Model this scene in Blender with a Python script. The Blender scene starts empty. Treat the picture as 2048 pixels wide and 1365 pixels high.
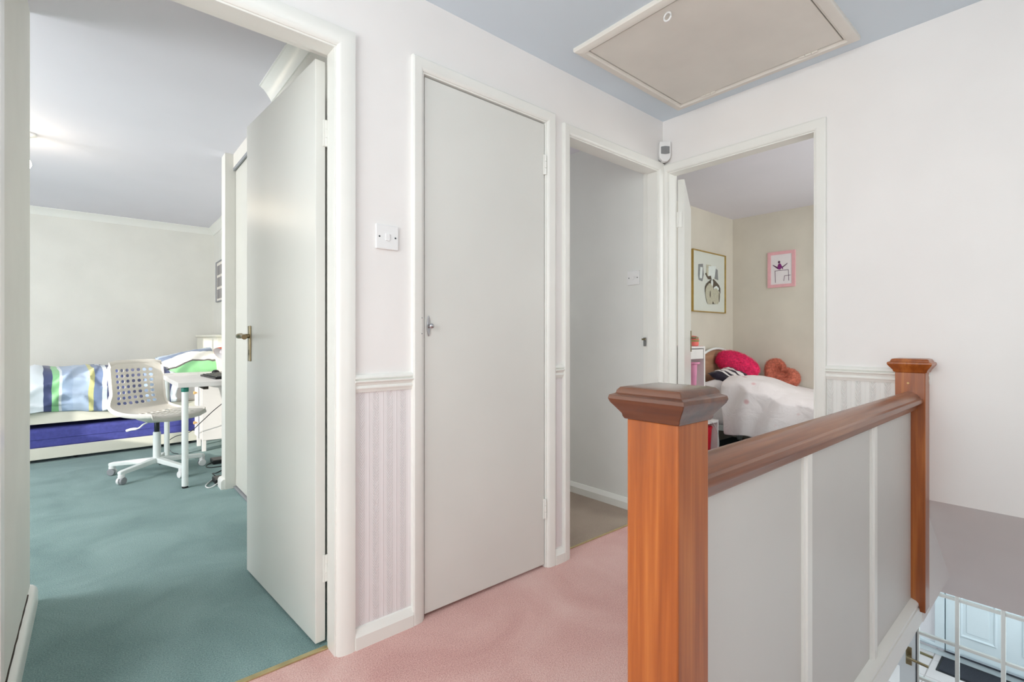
import bpy, bmesh, math, random
from mathutils import Vector, Matrix, noise
random.seed(7)
S = bpy.context.scene
COL = S.collection
R = math.radians
PI = math.pi

# ------------------------------------------------------------------ camera
CAM_H = 1.0439
cd = bpy.data.cameras.new('camera'); cam = bpy.data.objects.new('camera', cd); COL.objects.link(cam)
cam.location = (0, 0, CAM_H); cam.rotation_euler = (R(90), 0, R(49.4876 - 90))
cd.sensor_width = 36; cd.lens = 36 * 979.85 / 2048; cd.shift_y = -4.77 / 2048; cd.clip_start = 0.02
S.camera = cam
# ------------------------------------------------------------------ light
S.view_settings.view_transform = 'Standard'; S.view_settings.look = 'None'
S.view_settings.gamma = 1; S.view_settings.exposure = 0.32; S.view_settings.use_curve_mapping = False
S.cycles.max_bounces = 10; S.cycles.diffuse_bounces = 7; S.cycles.glossy_bounces = 4
w = bpy.data.worlds.new('world'); S.world = w; w.use_nodes = True
bg = w.node_tree.nodes['Background']; bg.inputs[0].default_value = (0.62, 0.75, 0.95, 1); bg.inputs[1].default_value = 1.0
def light(name, kind, loc, target, energy, color=(1, 1, 1), size=(1, 1)):
    d = bpy.data.lights.new(name, kind); o = bpy.data.objects.new(name, d); COL.objects.link(o)
    o.location = loc
    o.rotation_euler = (Vector(target) - Vector(loc)).to_track_quat('-Z', 'Y').to_euler()
    d.energy = energy; d.color = color
    if kind == 'AREA': d.shape = 'RECTANGLE'; d.size, d.size_y = size
    return o
sun = light('sun', 'SUN', (-6, 1, 5), (-6 + .75, 1 + .45, 5 - .21), 3.2, (1, .95, .86)); sun.data.angle = R(.5)
light('landing_key_light', 'AREA', (-1.33, 0.45, 1.5), (1, 0.45, 1.42), 30, (.925, 1, .995), (1.7, 1.5))  # added key light from behind the camera; no window known there
light('stairwell_fill_light', 'AREA', (1.0, -.47, 1.55), (1.0, 1, 1.45), 3.6, (.92, .99, 1), (1.9, 1.1))  # added fill from the stair side, in front of a solid wall
light('bedroom_window_light', 'AREA', (-2.5, 3.75, 1.5), (0, 4.3, 1.35), 72, (.985, .985, 1), (1.7, 1.3))
light('pink_bedroom_fill_light', 'AREA', (3.9, -.3, 1.55), (4.1, 2, 1.2), 21, (.955, 1, .985), (1.5, 1.2))  # added light onto the bed from the unseen side; no window modelled
light('box_room_fill_light', 'AREA', (1.75, 4.1, 1.6), (2.2, 2, 1.2), 8.5, (.97, .98, 1), (.7, 1))  # small added light to lift the dim box room; no window seen
light('porch_fill_light', 'AREA', (6.2, -.44, -1.2), (6.4, 1, -1.5), 26, (.86, .94, 1), (1.6, 1.3))  # added light for daylight in the porch; side window invented
light('hall_fill_light', 'AREA', (4.2, 1.45, -1.1), (3.4, .2, -.6), 22, (.9, .95, 1), (1.2, .9))  # added light aimed up to brighten the sloping stair ceiling

# ------------------------------------------------------------------ materials
def lin(c):
    r = []
    for v in c[:3]:
        v = v / 255.0
        r.append(v / 12.92 if v <= .04045 else ((v + .055) / 1.055) ** 2.4)
    return (*r, 1)
MATS = {}
def base(name, col, rough=.5, spec=.5, metal=0, coat=0, coat_rough=.1):
    m = bpy.data.materials.new(name); m.use_nodes = True
    p = m.node_tree.nodes['Principled BSDF']
    p.inputs['Base Color'].default_value = lin(col); p.inputs['Roughness'].default_value = rough
    p.inputs['Specular IOR Level'].default_value = spec; p.inputs['Metallic'].default_value = metal
    p.inputs['Coat Weight'].default_value = coat; p.inputs['Coat Roughness'].default_value = coat_rough
    MATS[name] = m
    return m, m.node_tree, p
def N(nt, t, **kw):
    n = nt.nodes.new(t)
    for k, v in kw.items():
        if k in n.inputs: n.inputs[k].default_value = v
        else: setattr(n, k, v)
    return n
def coords(nt, scale=(1, 1, 1), rot=(0, 0, 0)):
    tc = N(nt, 'ShaderNodeTexCoord'); mp = N(nt, 'ShaderNodeMapping')
    mp.inputs['Scale'].default_value = scale; mp.inputs['Rotation'].default_value = rot
    nt.links.new(tc.outputs['Object'], mp.inputs[0]); return mp.outputs[0]
def ramp(nt, stops, interp='LINEAR'):
    n = N(nt, 'ShaderNodeValToRGB'); cr = n.color_ramp; cr.interpolation = interp
    while len(cr.elements) < len(stops): cr.elements.new(1)
    for e, (p, c) in zip(cr.elements, stops): e.position = p; e.color = lin(c)
    return n
def bump(nt, p, hsock, strength, dist=.01):
    b = N(nt, 'ShaderNodeBump', Strength=strength, Distance=dist)
    nt.links.new(hsock, b.inputs['Height']); nt.links.new(b.outputs[0], p.inputs['Normal'])
def plain(name, col, rough=.5, var=.03, scale=6, bmp=0, bscale=150, **kw):
    """paint, plastic: base colour with slight mottling and optional fine relief"""
    m, nt, p = base(name, col, rough, **kw)
    co = coords(nt)
    nz = N(nt, 'ShaderNodeTexNoise', Scale=scale, Detail=3.0); nt.links.new(co, nz.inputs['Vector'])
    lo = [max(0, v * (1 - var)) for v in col]; hi = [min(255, v * (1 + var)) for v in col]
    r = ramp(nt, [(.3, lo), (.7, hi)]); nt.links.new(nz.outputs['Fac'], r.inputs[0])
    nt.links.new(r.outputs[0], p.inputs['Base Color'])
    if bmp:
        n2 = N(nt, 'ShaderNodeTexNoise', Scale=bscale, Detail=2.0); nt.links.new(co, n2.inputs['Vector'])
        bump(nt, p, n2.outputs['Fac'], bmp, .004)
    return m
def carpet(name, col, dark, light_):
    m, nt, p = base(name, col, .95, spec=.1)
    p.inputs['Sheen Weight'].default_value = .25
    co = coords(nt)
    big = N(nt, 'ShaderNodeTexNoise', Scale=2.6, Detail=4.0, Distortion=.9); nt.links.new(co, big.inputs['Vector'])
    mid = N(nt, 'ShaderNodeTexNoise', Scale=230.0, Detail=3.0, Roughness=.7); nt.links.new(co, mid.inputs['Vector'])
    mx = N(nt, 'ShaderNodeMix', data_type='FLOAT'); mx.inputs[0].default_value = .68
    nt.links.new(big.outputs['Fac'], mx.inputs[2]); nt.links.new(mid.outputs['Fac'], mx.inputs[3])
    r = ramp(nt, [(.36, dark), (.5, col), (.64, light_)]); nt.links.new(mx.outputs[0], r.inputs[0])
    nt.links.new(r.outputs[0], p.inputs['Base Color'])
    bump(nt, p, mid.outputs['Fac'], .75, .006)
    return m
def wood(name, c0, c1, c2, axis, rough=.3, coat=.5, coat_rough=.15):
    m, nt, p = base(name, c1, rough, coat=coat, coat_rough=coat_rough)
    sc = [26, 26, 26]; sc[axis] = 1.6
    co = coords(nt, sc)
    nz = N(nt, 'ShaderNodeTexNoise', Scale=1.0, Detail=5.0, Distortion=.7); nt.links.new(co, nz.inputs['Vector'])
    sc2 = [160, 160, 160]; sc2[axis] = 5
    fine = N(nt, 'ShaderNodeTexNoise', Scale=1.0, Detail=2.0); nt.links.new(coords(nt, sc2), fine.inputs['Vector'])
    mx = N(nt, 'ShaderNodeMix', data_type='FLOAT'); mx.inputs[0].default_value = .25
    nt.links.new(nz.outputs['Fac'], mx.inputs[2]); nt.links.new(fine.outputs['Fac'], mx.inputs[3])
    r = ramp(nt, [(.3, c0), (.5, c1), (.72, c2)]); nt.links.new(mx.outputs[0], r.inputs[0])
    nt.links.new(r.outputs[0], p.inputs['Base Color'])
    bump(nt, p, fine.outputs['Fac'], .05, .001)
    return m
def embossed(name, col, axis):
    """relief wallpaper: vertical bands, ridges and herringbone"""
    m, nt, p = base(name, col, .45)
    tc = N(nt, 'ShaderNodeTexCoord'); sx = N(nt, 'ShaderNodeSeparateXYZ'); nt.links.new(tc.outputs['Object'], sx.inputs[0])
    U = sx.outputs[axis]; Z = sx.outputs[2]
    def M(op, a, b=None):
        n = N(nt, 'ShaderNodeMath', operation=op)
        for i, v in enumerate((a, b)):
            if v is None: continue
            if isinstance(v, (int, float)): n.inputs[i].default_value = v
            else: nt.links.new(v, n.inputs[i])
        return n.outputs[0]
    u = M('FRACT', M('MULTIPLY', U, 1 / .052))
    inband = M('MULTIPLY', M('GREATER_THAN', u, .12), M('LESS_THAN', u, .52))
    chev = M('PINGPONG', u, .32)
    her = M('SINE', M('ADD', M('MULTIPLY', Z, 620), M('MULTIPLY', chev, 60)))
    ridge = M('POWER', M('ABSOLUTE', M('SINE', M('MULTIPLY', u, PI * 3))), 14)
    outb = M('SUBTRACT', 1.0, inband)
    h = M('ADD', M('MULTIPLY', her, M('MULTIPLY', inband, .5)), M('MULTIPLY', ridge, M('MULTIPLY', outb, .6)))
    bump(nt, p, h, .65, .002)
    return m
WALLC = (240, 237, 235)
plain('wall_paint', WALLC, .55, .012, 2, .04, 260)
plain('landing_ceiling', (215, 227, 236), .7, .008, 2)
plain('ceiling_paint', (230, 228, 236), .7, .008, 2)
plain('gloss_white', (238, 238, 233), .28, .01, 4, .02, 40)
plain('door_white', (226, 226, 221), .32, .012, 2, .05, 14)
plain('panel_shaded', (210, 209, 205), .4, .012, 3, .04, 20)  # balustrade panels: white greyed so the colour carries their shade
plain('sliding_paint', (212, 211, 203), .4, .01, 4)
plain('screen_white_shaded', (206, 210, 206), .4, .01, 6)  # white bars greyed in colour for the side turned from the light
plain('hatch_cream', (228, 224, 216), .45, .015, 5)
plain('cream_wall', (227, 226, 219), .6, .015, 3, .08, 120)
plain('pink_room_wall', (216, 210, 197), .65, .02, 3, .1, 200)
plain('box_room_wall', (232, 233, 230), .6, .01, 3, .05, 160)
plain('stair_paint', (236, 235, 234), .6, .01, 3)
embossed('wallpaper_a', (236, 231, 232), 0); embossed('wallpaper_b', (236, 236, 233), 1)
carpet('pink_carpet', (232, 184, 176), (204, 146, 140), (247, 214, 206))
carpet('green_carpet', (126, 157, 155), (92, 124, 122), (158, 187, 185))
carpet('beige_carpet', (172, 153, 135), (148, 128, 112), (190, 172, 154))
carpet('teal_carpet', (38, 66, 74), (22, 42, 50), (56, 88, 96))
wood('newel_wood', (128, 62, 18), (160, 84, 30), (192, 116, 52), 2, .32, .35, .2)
wood('cap_wood', (60, 29, 12), (88, 46, 22), (114, 66, 34), 1, .28, .6, .12)
wood('rail_wood', (92, 46, 18), (130, 72, 34), (164, 104, 58), 0, .34, .35, .18)
wood('headboard_wood', (150, 112, 84), (176, 138, 108), (194, 158, 128), 0, .5, 0)
plain('brass', (206, 192, 146), .4, .05, 20, metal=1)
plain('old_brass', (150, 138, 108), .3, .06, 20, metal=1)
plain('chrome', (200, 200, 204), .15, .02, 20, metal=1)
plain('gold_frame', (188, 160, 92), .35, .05, 20, metal=.7)
plain('knob_wood', (214, 172, 110), .4, .06, 30)
plain('white_plastic', (238, 238, 238), .35, .006, 8)
plain('chair_plastic', (226, 222, 214), .4, .008, 8)
plain('white_metal', (234, 240, 238), .35, .006, 8)
plain('black_plastic', (26, 27, 29), .4, .05, 30)
plain('dark_metal', (48, 56, 62), .3, .05, 30, metal=.6)
plain('grey_lens', (140, 142, 144), .3, .02, 30)
plain('mid_grey', (146, 148, 152), .5, .03, 30)
plain('dark_gap', (60, 48, 40), .8, .05, 20)
plain('laminate', (236, 232, 230), .35, .006, 6)
plain('cream_wood', (228, 226, 212), .4, .012, 4)
plain('teal_bracket', (36, 128, 112), .45, .02, 20)
plain('orange_shade', (232, 92, 48), .35, .02, 10)
plain('trundle_blue', (74, 78, 154), .85, .06, 40, .2, 400)
plain('sheet_white', (236, 230, 232), .8, .012, 6, .12, 60)
plain('red_plastic', (206, 28, 48), .4, .03, 8)
plain('pink_plastic', (240, 160, 194), .45, .02, 8)
plain('burger_pink', (236, 116, 106), .55, .03, 40)
plain('burger_green', (150, 152, 86), .6, .1, 60)
plain('pale_blue', (186, 204, 224), .5, .03, 30)
plain('pink_frame', (232, 176, 182), .6, .02, 20)
plain('paper', (234, 228, 230), .7, .006, 10)
plain('mat_board', (236, 230, 221), .7, .006, 10)
plain('ink_purple', (128, 36, 118), .7, .04, 40)
plain('ink_plum', (86, 44, 78), .7, .04, 40)
plain('ink_grey', (150, 146, 146), .8, .05, 60)
plain('ink_brown', (96, 80, 66), .8, .08, 60)
plain('ink_sand', (206, 194, 172), .8, .06, 60)
plain('ink_light', (244, 242, 238), .8, .02, 60)
plain('fur_pink', (226, 44, 100), .9, .12, 60, .4, 300)
plain('fur_terracotta', (196, 112, 90), .95, .12, 60, .4, 300)
plain('porch_white', (222, 232, 236), .35, .008, 5)
plain('doormat', (52, 54, 62), .95, .2, 220, .5, 600)
plain('tile_pale', (226, 218, 216), .25, .02, 3)
plain('grout', (178, 172, 170), .8, .04, 60)
plain('curtain_cloth', (208, 222, 216), .8, .03, 20)
m, nt, p = base('glass', (235, 245, 245), .03)
tr_ = N(nt, 'ShaderNodeBsdfTransparent'); gl_ = N(nt, 'ShaderNodeBsdfGlossy', Roughness=.03); fr0 = N(nt, 'ShaderNodeLayerWeight', Blend=.3); fr_ = N(nt, 'ShaderNodeMath', operation='POWER'); nt.links.new(fr0.outputs['Facing'], fr_.inputs[0]); fr_.inputs[1].default_value = 4.0; mx_ = N(nt, 'ShaderNodeMixShader')
tr_.inputs[0].default_value = (.96, .985, .985, 1)
nt.links.new(fr_.outputs[0], mx_.inputs[0]); nt.links.new(tr_.outputs[0], mx_.inputs[1]); nt.links.new(gl_.outputs[0], mx_.inputs[2]); nt.links.new(mx_.outputs[0], nt.nodes['Material Output'].inputs[0])
m, nt, p = base('bulb', (255, 240, 210), .4); p.inputs['Emission Color'].default_value = (1, .8, .5, 1); p.inputs['Emission Strength'].default_value = 18
def striped(name, axis, stops, wob=.02, wscale=5, rough=.6, zig=0):
    m, nt, p = base(name, (255, 255, 255), rough, spec=.3)
    p.inputs['Sheen Weight'].default_value = .2
    tc = N(nt, 'ShaderNodeTexCoord'); sx = N(nt, 'ShaderNodeSeparateXYZ'); nt.links.new(tc.outputs['Object'], sx.inputs[0])
    nz = N(nt, 'ShaderNodeTexNoise', Scale=wscale, Detail=1.0); nt.links.new(tc.outputs['Object'], nz.inputs['Vector'])
    a = N(nt, 'ShaderNodeMath', operation='MULTIPLY_ADD'); nt.links.new(nz.outputs['Fac'], a.inputs[0]); a.inputs[1].default_value = wob
    nt.links.new(sx.outputs[axis], a.inputs[2])
    last = a.outputs[0]
    if zig:
        oth = N(nt, 'ShaderNodeMath', operation='PINGPONG'); nt.links.new(sx.outputs[0 if axis else 1], oth.inputs[0]); oth.inputs[1].default_value = .16
        b = N(nt, 'ShaderNodeMath', operation='MULTIPLY_ADD'); nt.links.new(oth.outputs[0], b.inputs[0]); b.inputs[1].default_value = zig
        nt.links.new(last, b.inputs[2]); last = b.outputs[0]
    lo, hi = stops[0][0], stops[-1][0] + .2
    mr = N(nt, 'ShaderNodeMapRange'); mr.inputs[1].default_value = lo; mr.inputs[2].default_value = hi
    nt.links.new(last, mr.inputs[0])
    r = ramp(nt, [((s - lo) / (hi - lo), c) for s, c in stops], 'CONSTANT'); nt.links.new(mr.outputs[0], r.inputs[0])
    nt.links.new(r.outputs[0], p.inputs['Base Color'])
    return m
def spotted(name, col, spot):
    m, nt, p = base(name, col, .85, spec=.2)
    p.inputs['Sheen Weight'].default_value = .2
    v = N(nt, 'ShaderNodeTexVoronoi', Scale=5.2); nt.links.new(coords(nt), v.inputs['Vector'])
    r = ramp(nt, [(.07, spot), (.14, col)]); nt.links.new(v.outputs['Distance'], r.inputs[0])
    nt.links.new(r.outputs[0], p.inputs['Base Color'])
    n2 = N(nt, 'ShaderNodeTexNoise', Scale=9.0, Detail=3.0, Distortion=.8); nt.links.new(coords(nt), n2.inputs['Vector'])
    bump(nt, p, n2.outputs['Fac'], .35, .03)
    return m
spotted('blanket_cloth', (240, 232, 232), (228, 190, 192))
def fluffy(name, c0, c1): plain(name, c0)

# ------------------------------------------------------------------ mesh helpers
def bm_new(): return bmesh.new()
def add(bm, verts, faces):
    vs = [bm.verts.new(v) for v in verts]
    for f in faces:
        try: bm.faces.new([vs[i] for i in f])
        except ValueError: pass
    return vs
def box(bm, x0, x1, y0, y1, z0, z1):
    return add(bm, [(x0, y0, z0), (x1, y0, z0), (x1, y1, z0), (x0, y1, z0), (x0, y0, z1), (x1, y0, z1), (x1, y1, z1), (x0, y1, z1)],
        [(0, 3, 2, 1), (4, 5, 6, 7), (0, 1, 5, 4), (1, 2, 6, 5), (2, 3, 7, 6), (3, 0, 4, 7)])
def loft(bm, rings, closed_ring=True, caps=True, closed_path=False):
    vv = [[bm.verts.new(p) for p in r] for r in rings]
    n = len(vv[0]); L = len(vv)
    for i in range(L if closed_path else L - 1):
        a, b = vv[i], vv[(i + 1) % L]
        for j in range(n if closed_ring else n - 1):
            k = (j + 1) % n
            bm.faces.new((a[j], a[k], b[k], b[j]))
    if caps and closed_ring and not closed_path:
        bm.faces.new(vv[0][::-1]); bm.faces.new(vv[-1])
    return vv
def lathe(bm, prof, c=(0, 0, 0), n=24, axis='Z'):
    rings = []
    for r, h in prof:
        ring = []
        for i in range(n):
            a = 2 * PI * i / n; x, y = max(r, 1e-4) * math.cos(a), max(r, 1e-4) * math.sin(a)
            q = {'Z': (x, y, h), 'X': (h, x, y), 'Y': (x, h, y)}[axis]
            ring.append((c[0] + q[0], c[1] + q[1], c[2] + q[2]))
        rings.append(ring)
    loft(bm, rings)
def tube(bm, pts, r, n=8, close=False):
    pts = [Vector(p) for p in pts]; rings = []; L = len(pts)
    rr = r if isinstance(r, (list, tuple)) else [r] * L
    up = Vector((0, 0, 1))
    for i, p in enumerate(pts):
        if close: t = (pts[(i + 1) % L] - pts[i - 1])
        else: t = pts[min(i + 1, L - 1)] - pts[max(i - 1, 0)]
        t.normalize()
        a = t.cross(up)
        if a.length < 1e-3: a = t.cross(Vector((1, 0, 0)))
        a.normalize(); b = t.cross(a); b.normalize()
        rings.append([p + rr[i] * (math.cos(2 * PI * k / n) * a + math.sin(2 * PI * k / n) * b) for k in range(n)])
    loft(bm, rings, caps=not close, closed_path=close)
def spline(pts, n=8):
    P = [Vector(p) for p in pts]; P = [2 * P[0] - P[1]] + P + [2 * P[-1] - P[-2]]; out = []
    for i in range(1, len(P) - 2):
        for k in range(n):
            t = k / n; a, b, c, d = P[i - 1], P[i], P[i + 1], P[i + 2]
            out.append(.5 * ((2 * b) + (c - a) * t + (2 * a - 5 * b + 4 * c - d) * t * t + (3 * b - a - 3 * c + d) * t ** 3))
    out.append(P[-2]); return out
def frame3(bm, prof, x0, x1, h, m):
    """three-sided mitred surround; prof = (outward, proud) points, m maps (along, proud, z) to space"""
    loft(bm, [[m(x0 - u, v, 0) for u, v in prof], [m(x0 - u, v, h + u) for u, v in prof], [m(x1 + u, v, h + u) for u, v in prof], [m(x1 + u, v, 0) for u, v in prof]])
def piece4(prof, x0, x1, z0, z1, m, k):
    """one mitred side of a rectangular frame"""
    bm = bm_new(); c = [(x0, z0, -1, -1), (x1, z0, 1, -1), (x1, z1, 1, 1), (x0, z1, -1, 1)]
    a, b = c[k], c[(k + 1) % 4]
    loft(bm, [[m(q[0] + q[2] * u, v, q[1] + q[3] * u) for u, v in prof] for q in (a, b)])
    return bm
def wall_grid(us, zs, holes, m, thick, zsplit=None, umin=-99):
    """one connected wall slab with openings; holes = (u0,u1,z0,z1)"""
    bm = bm_new(); ua, ub = min(us), max(us); us = sorted(set(us + [h[i] for h in holes for i in (0, 1) if ua < h[i] < ub])); zl, zh = min(zs), max(zs); zs = sorted(set(zs + [h[i] for h in holes for i in (2, 3) if zl < h[i] < zh] + ([zsplit] if zsplit else [])))
    V = {}
    def v(i, j, k):
        if (i, j, k) not in V: V[i, j, k] = bm.verts.new(m(us[i], k * thick, zs[j]))
        return V[i, j, k]
    def solid(i, j):
        if i < 0 or j < 0 or i >= len(us) - 1 or j >= len(zs) - 1: return False
        cu, cz = (us[i] + us[i + 1]) / 2, (zs[j] + zs[j + 1]) / 2
        return not any(a < cu < b and c < cz < d for a, b, c, d in holes)
    for i in range(len(us) - 1):
        for j in range(len(zs) - 1):
            if not solid(i, j): continue
            mi = 1 if zsplit and zs[j + 1] <= zsplit + 1e-6 and us[i] >= umin else 0
            f = bm.faces.new((v(i, j, 0), v(i + 1, j, 0), v(i + 1, j + 1, 0), v(i, j + 1, 0))); f.material_index = mi
            bm.faces.new((v(i, j, 1), v(i, j + 1, 1), v(i + 1, j + 1, 1), v(i + 1, j, 1)))
            for di, dj, q in ((-1, 0, ((i, j), (i, j + 1))), (1, 0, ((i + 1, j), (i + 1, j + 1))), (0, -1, ((i, j), (i + 1, j))), (0, 1, ((i, j + 1), (i + 1, j + 1)))):
                if not solid(i + di, j + dj):
                    (a, b), (c, d) = q
                    bm.faces.new((v(a, b, 0), v(c, d, 0), v(c, d, 1), v(a, b, 1)))
    return bm
def obj(name, bm, mat, parent=None, smooth=None, bevel=0, local=False, seg=2):
    me = bpy.data.meshes.new(name)
    bmesh.ops.recalc_face_normals(bm, faces=bm.faces)
    bm.to_mesh(me); bm.free()
    for q in (mat if isinstance(mat, (list, tuple)) else [mat]): me.materials.append(MATS[q])
    if smooth:
        for pl in me.polygons: pl.use_smooth = True
        me.set_sharp_from_angle(angle=R(smooth))
    o = bpy.data.objects.new(name, me); COL.objects.link(o)
    if parent:
        o.parent = parent
        if not local and parent.type == 'EMPTY': o.matrix_parent_inverse = parent.matrix_basis.inverted()
    if bevel:
        md = o.modifiers.new('bevel', 'BEVEL'); md.width = bevel; md.segments = seg; md.limit_method = 'ANGLE'; md.angle_limit = R(40)
    return o
def tag(o, label, cat=None, group=None, kind=None):
    o['label'] = label
    if cat: o['category'] = cat
    if group: o['group'] = group
    if kind: o['kind'] = kind
    return o
def thing(name, label, cat, loc=(0, 0, 0), rotz=0, group=None):
    o = bpy.data.objects.new(name, None); COL.objects.link(o); o.location = loc; o.rotation_euler = (0, 0, rotz); o.empty_display_size = .1
    bpy.context.view_layer.update()
    return tag(o, label, cat, group)
def struct(name, bm, mat, label, smooth=None, bevel=0, local=False):
    return tag(obj(name, bm, mat, None, smooth, bevel), label, None, None, 'structure')
def bx(name, mat, dims, parent=None, bevel=0, **kw):
    b = bm_new(); box(b, *dims); return obj(name, b, mat, parent, bevel=bevel, **kw)
def sbx(name, mat, dims, label, bevel=0):
    b = bm_new(); box(b, *dims); return struct(name, b, mat, label, bevel=bevel)
def fur(pts_normals, n, length, wdt, droop=.3):
    bm = bm_new()
    for _ in range(n):
        (a_, b_, c_), nn = random.choice(pts_normals); u_, v_ = random.random(), random.random()
        if u_ + v_ > 1: u_, v_ = 1 - u_, 1 - v_
        p = a_ + (b_ - a_) * u_ + (c_ - a_) * v_
        d = (nn + Vector((random.uniform(-.7, .7), random.uniform(-.7, .7), random.uniform(-.7, .5) - droop))).normalized()
        s = d.cross(Vector((random.random(), random.random(), random.random()))).normalized() * wdt
        q = p + Vector((random.uniform(-.006, .006), random.uniform(-.006, .006), random.uniform(-.006, .006)))
        add(bm, [q - s, q + s, q + d * length * random.uniform(.6, 1.2)], [(0, 1, 2)])
    return bm

# ------------------------------------------------------------------ room constants
A = 1.6; B = 2.523; CZ = 2.308; CZ1 = 2.33; T = .1
mA = lambda u, v, z: (u, A - v, z)          # on the landing's door wall, proud towards the landing
mAw = lambda u, v, z: (u, A + v, z)
mB = lambda u, v, z: (B - v, u, z)
mBw = lambda u, v, z: (B + v, u, z)
# --- walls of the landing
D1 = (-.16, .60, 2.0); DC = (.934, 1.566, 2.028); D3 = (1.728, 2.462, 2.006); D4 = (.812, 1.556, 1.994)
L = .022   # lining thickness
struct('wall_landing', wall_grid([-1.45, B + T], [0, CZ + .05], [(D1[0] - L, D1[1] + L, -1, D1[2] + L), (DC[0] - L, DC[1] + L, -1, DC[2] + L), (D3[0] - L, D3[1] + L, -1, D3[2] + L)], mAw, T, .875), ['wall_paint', 'wallpaper_a'],
       'pinkish white landing wall with three doorways, embossed paper below the rail')
struct('wall_end', wall_grid([-.6, .42, A], [0, .403, CZ + .05], [(D4[0] - L, D4[1] + L, -1, D4[2] + L), (-.7, .42, -1, .403)], mBw, T, .875, .42), ['wall_paint', 'wallpaper_b'],
       'bright white end wall above the stairs with the bedroom doorway')
sbx('wall_behind', 'wall_paint', (-1.55, -1.45, -.6, A + T, 0, CZ + .05), 'white landing wall opposite the stairs')
sbx('wall_stairwell', 'stair_paint', (-1.45, 7.35, -.6, -.5, -2.5, CZ + .05), 'white wall running down beside the stairs')
sbx('ceiling', 'landing_ceiling', (-1.45, B, -.5, A, CZ, CZ + .05), 'pale blue-white landing ceiling around the loft hatch')
b = bm_new(); add(b, [(-1.45, -.5, 0), (.72, -.5, 0), (.72, .45, 0), (B, .45, 0), (B + .07, .45, 0), (B + .07, A, 0), (D3[1], A, 0), (D3[1], A + .06, 0), (-.3, A + .06, 0), (-.3, A, 0), (-1.45, A, 0)], [tuple(range(11))])
struct('floor', b, 'pink_carpet', 'pink carpet of the landing')
sbx('floor_joists', 'stair_paint', (-1.45, B, .5, A, -.25, -.012), 'landing floor structure above the hall')
# --- bedroom with green carpet
YF = 6.67; XR = 1.08
sbx('floor_green', 'green_carpet', (-2.6, 1.2, A + .06, YF, -.05, .0), 'blue-green carpet of the first bedroom')
sbx('ceiling_green_bedroom', 'ceiling_paint', (-2.7, 1.2, A + T, YF + .1, CZ1, CZ1 + .05), 'pale ceiling of the first bedroom')
sbx('wall_far', 'cream_wall', (-2.7, 1.2, YF, YF + .1, 0, CZ1), 'cream wall behind the striped bed')
sbx('wall_right', 'cream_wall', (XR, XR + .1, 3.9, YF, 0, CZ1), 'cream bedroom wall beside the desk')
sbx('wall_stub', 'cream_wall', (-.29, -.19, A + T, 2.70, 0, CZ1), 'grey-cream short wall just inside the first bedroom')
sbx('wall_stub_return', 'cream_wall', (-2.7, -.29, 2.6, 2.70, 0, CZ1), 'cream return of the short bedroom wall')
struct('wall_window', wall_grid([2.6, YF], [0, CZ1], [(2.85, 4.25, .85, 2.1)], lambda u, v, z: (-2.6 - v, u, z), T), 'cream_wall', 'cream bedroom wall with the blind-covered window')
sbx('wall_wardrobe_side', 'cream_wall', (.70, .80, A + T, 2.715, 0, CZ1), 'cream wall between bedroom door and wardrobe')
sbx('wall_nib', 'cream_wall', (.692, XR, 3.86, 3.98, 0, CZ1), 'narrow cream wall end beyond the wardrobe')
sbx('wall_wardrobe_back', 'cream_wall', (1.2, 1.26, A + T, 4.0, 0, CZ1), 'wall at the back of the wardrobe')
# --- box room (beige carpet)
sbx('floor_beige', 'beige_carpet', (1.62, 2.5, A + .06, 4.3, -.05, 0), 'beige carpet of the box room')
sbx('wall_box_room', 'box_room_wall', (2.492, 2.56, A + T, 4.3, 0, CZ), 'white wall inside the box room carrying a switch')
sbx('wall_box_room_left', 'box_room_wall', (1.56, 1.62, A + T, 4.3, 0, CZ), 'white wall of the box room next to the cupboard')
sbx('wall_box_room_back', 'box_room_wall', (1.56, 2.56, 4.3, 4.36, 0, CZ), 'white back wall of the box room')
sbx('ceiling_box_room', 'ceiling_paint', (1.56, 2.56, A + T, 4.36, CZ, CZ + .05), 'white ceiling of the box room')
sbx('wall_cupboard_back', 'box_room_wall', (.9, 1.62, 2.2, 2.26, 0, CZ), 'back of the landing cupboard')
# --- pink bedroom
XB = 5.167; YL = 2.435
sbx('floor_teal', 'teal_carpet', (B + .07, XB, .45, YL, -.05, 0), 'dark teal carpet of the pink bedroom')
sbx('wall_pink_bedroom_back', 'pink_room_wall', (XB, XB + .1, -.5, YL + .1, 0, CZ), 'beige bedroom wall carrying the gymnast picture')
sbx('wall_pink_bedroom_left', 'pink_room_wall', (2.56, XB + .1, YL, YL + .1, 0, CZ), 'beige bedroom wall carrying the gold framed picture')
sbx('ceiling_pink_bedroom', 'ceiling_paint', (B + T, XB + .1, -.5, YL + .1, CZ, CZ + .05), 'white ceiling of the pink bedroom')
sbx('wall_bulkhead', 'pink_room_wall', (B + T, 3.6, .53, .57, 0, .5), 'low boxed side over the stairs inside the bedroom')
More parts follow.
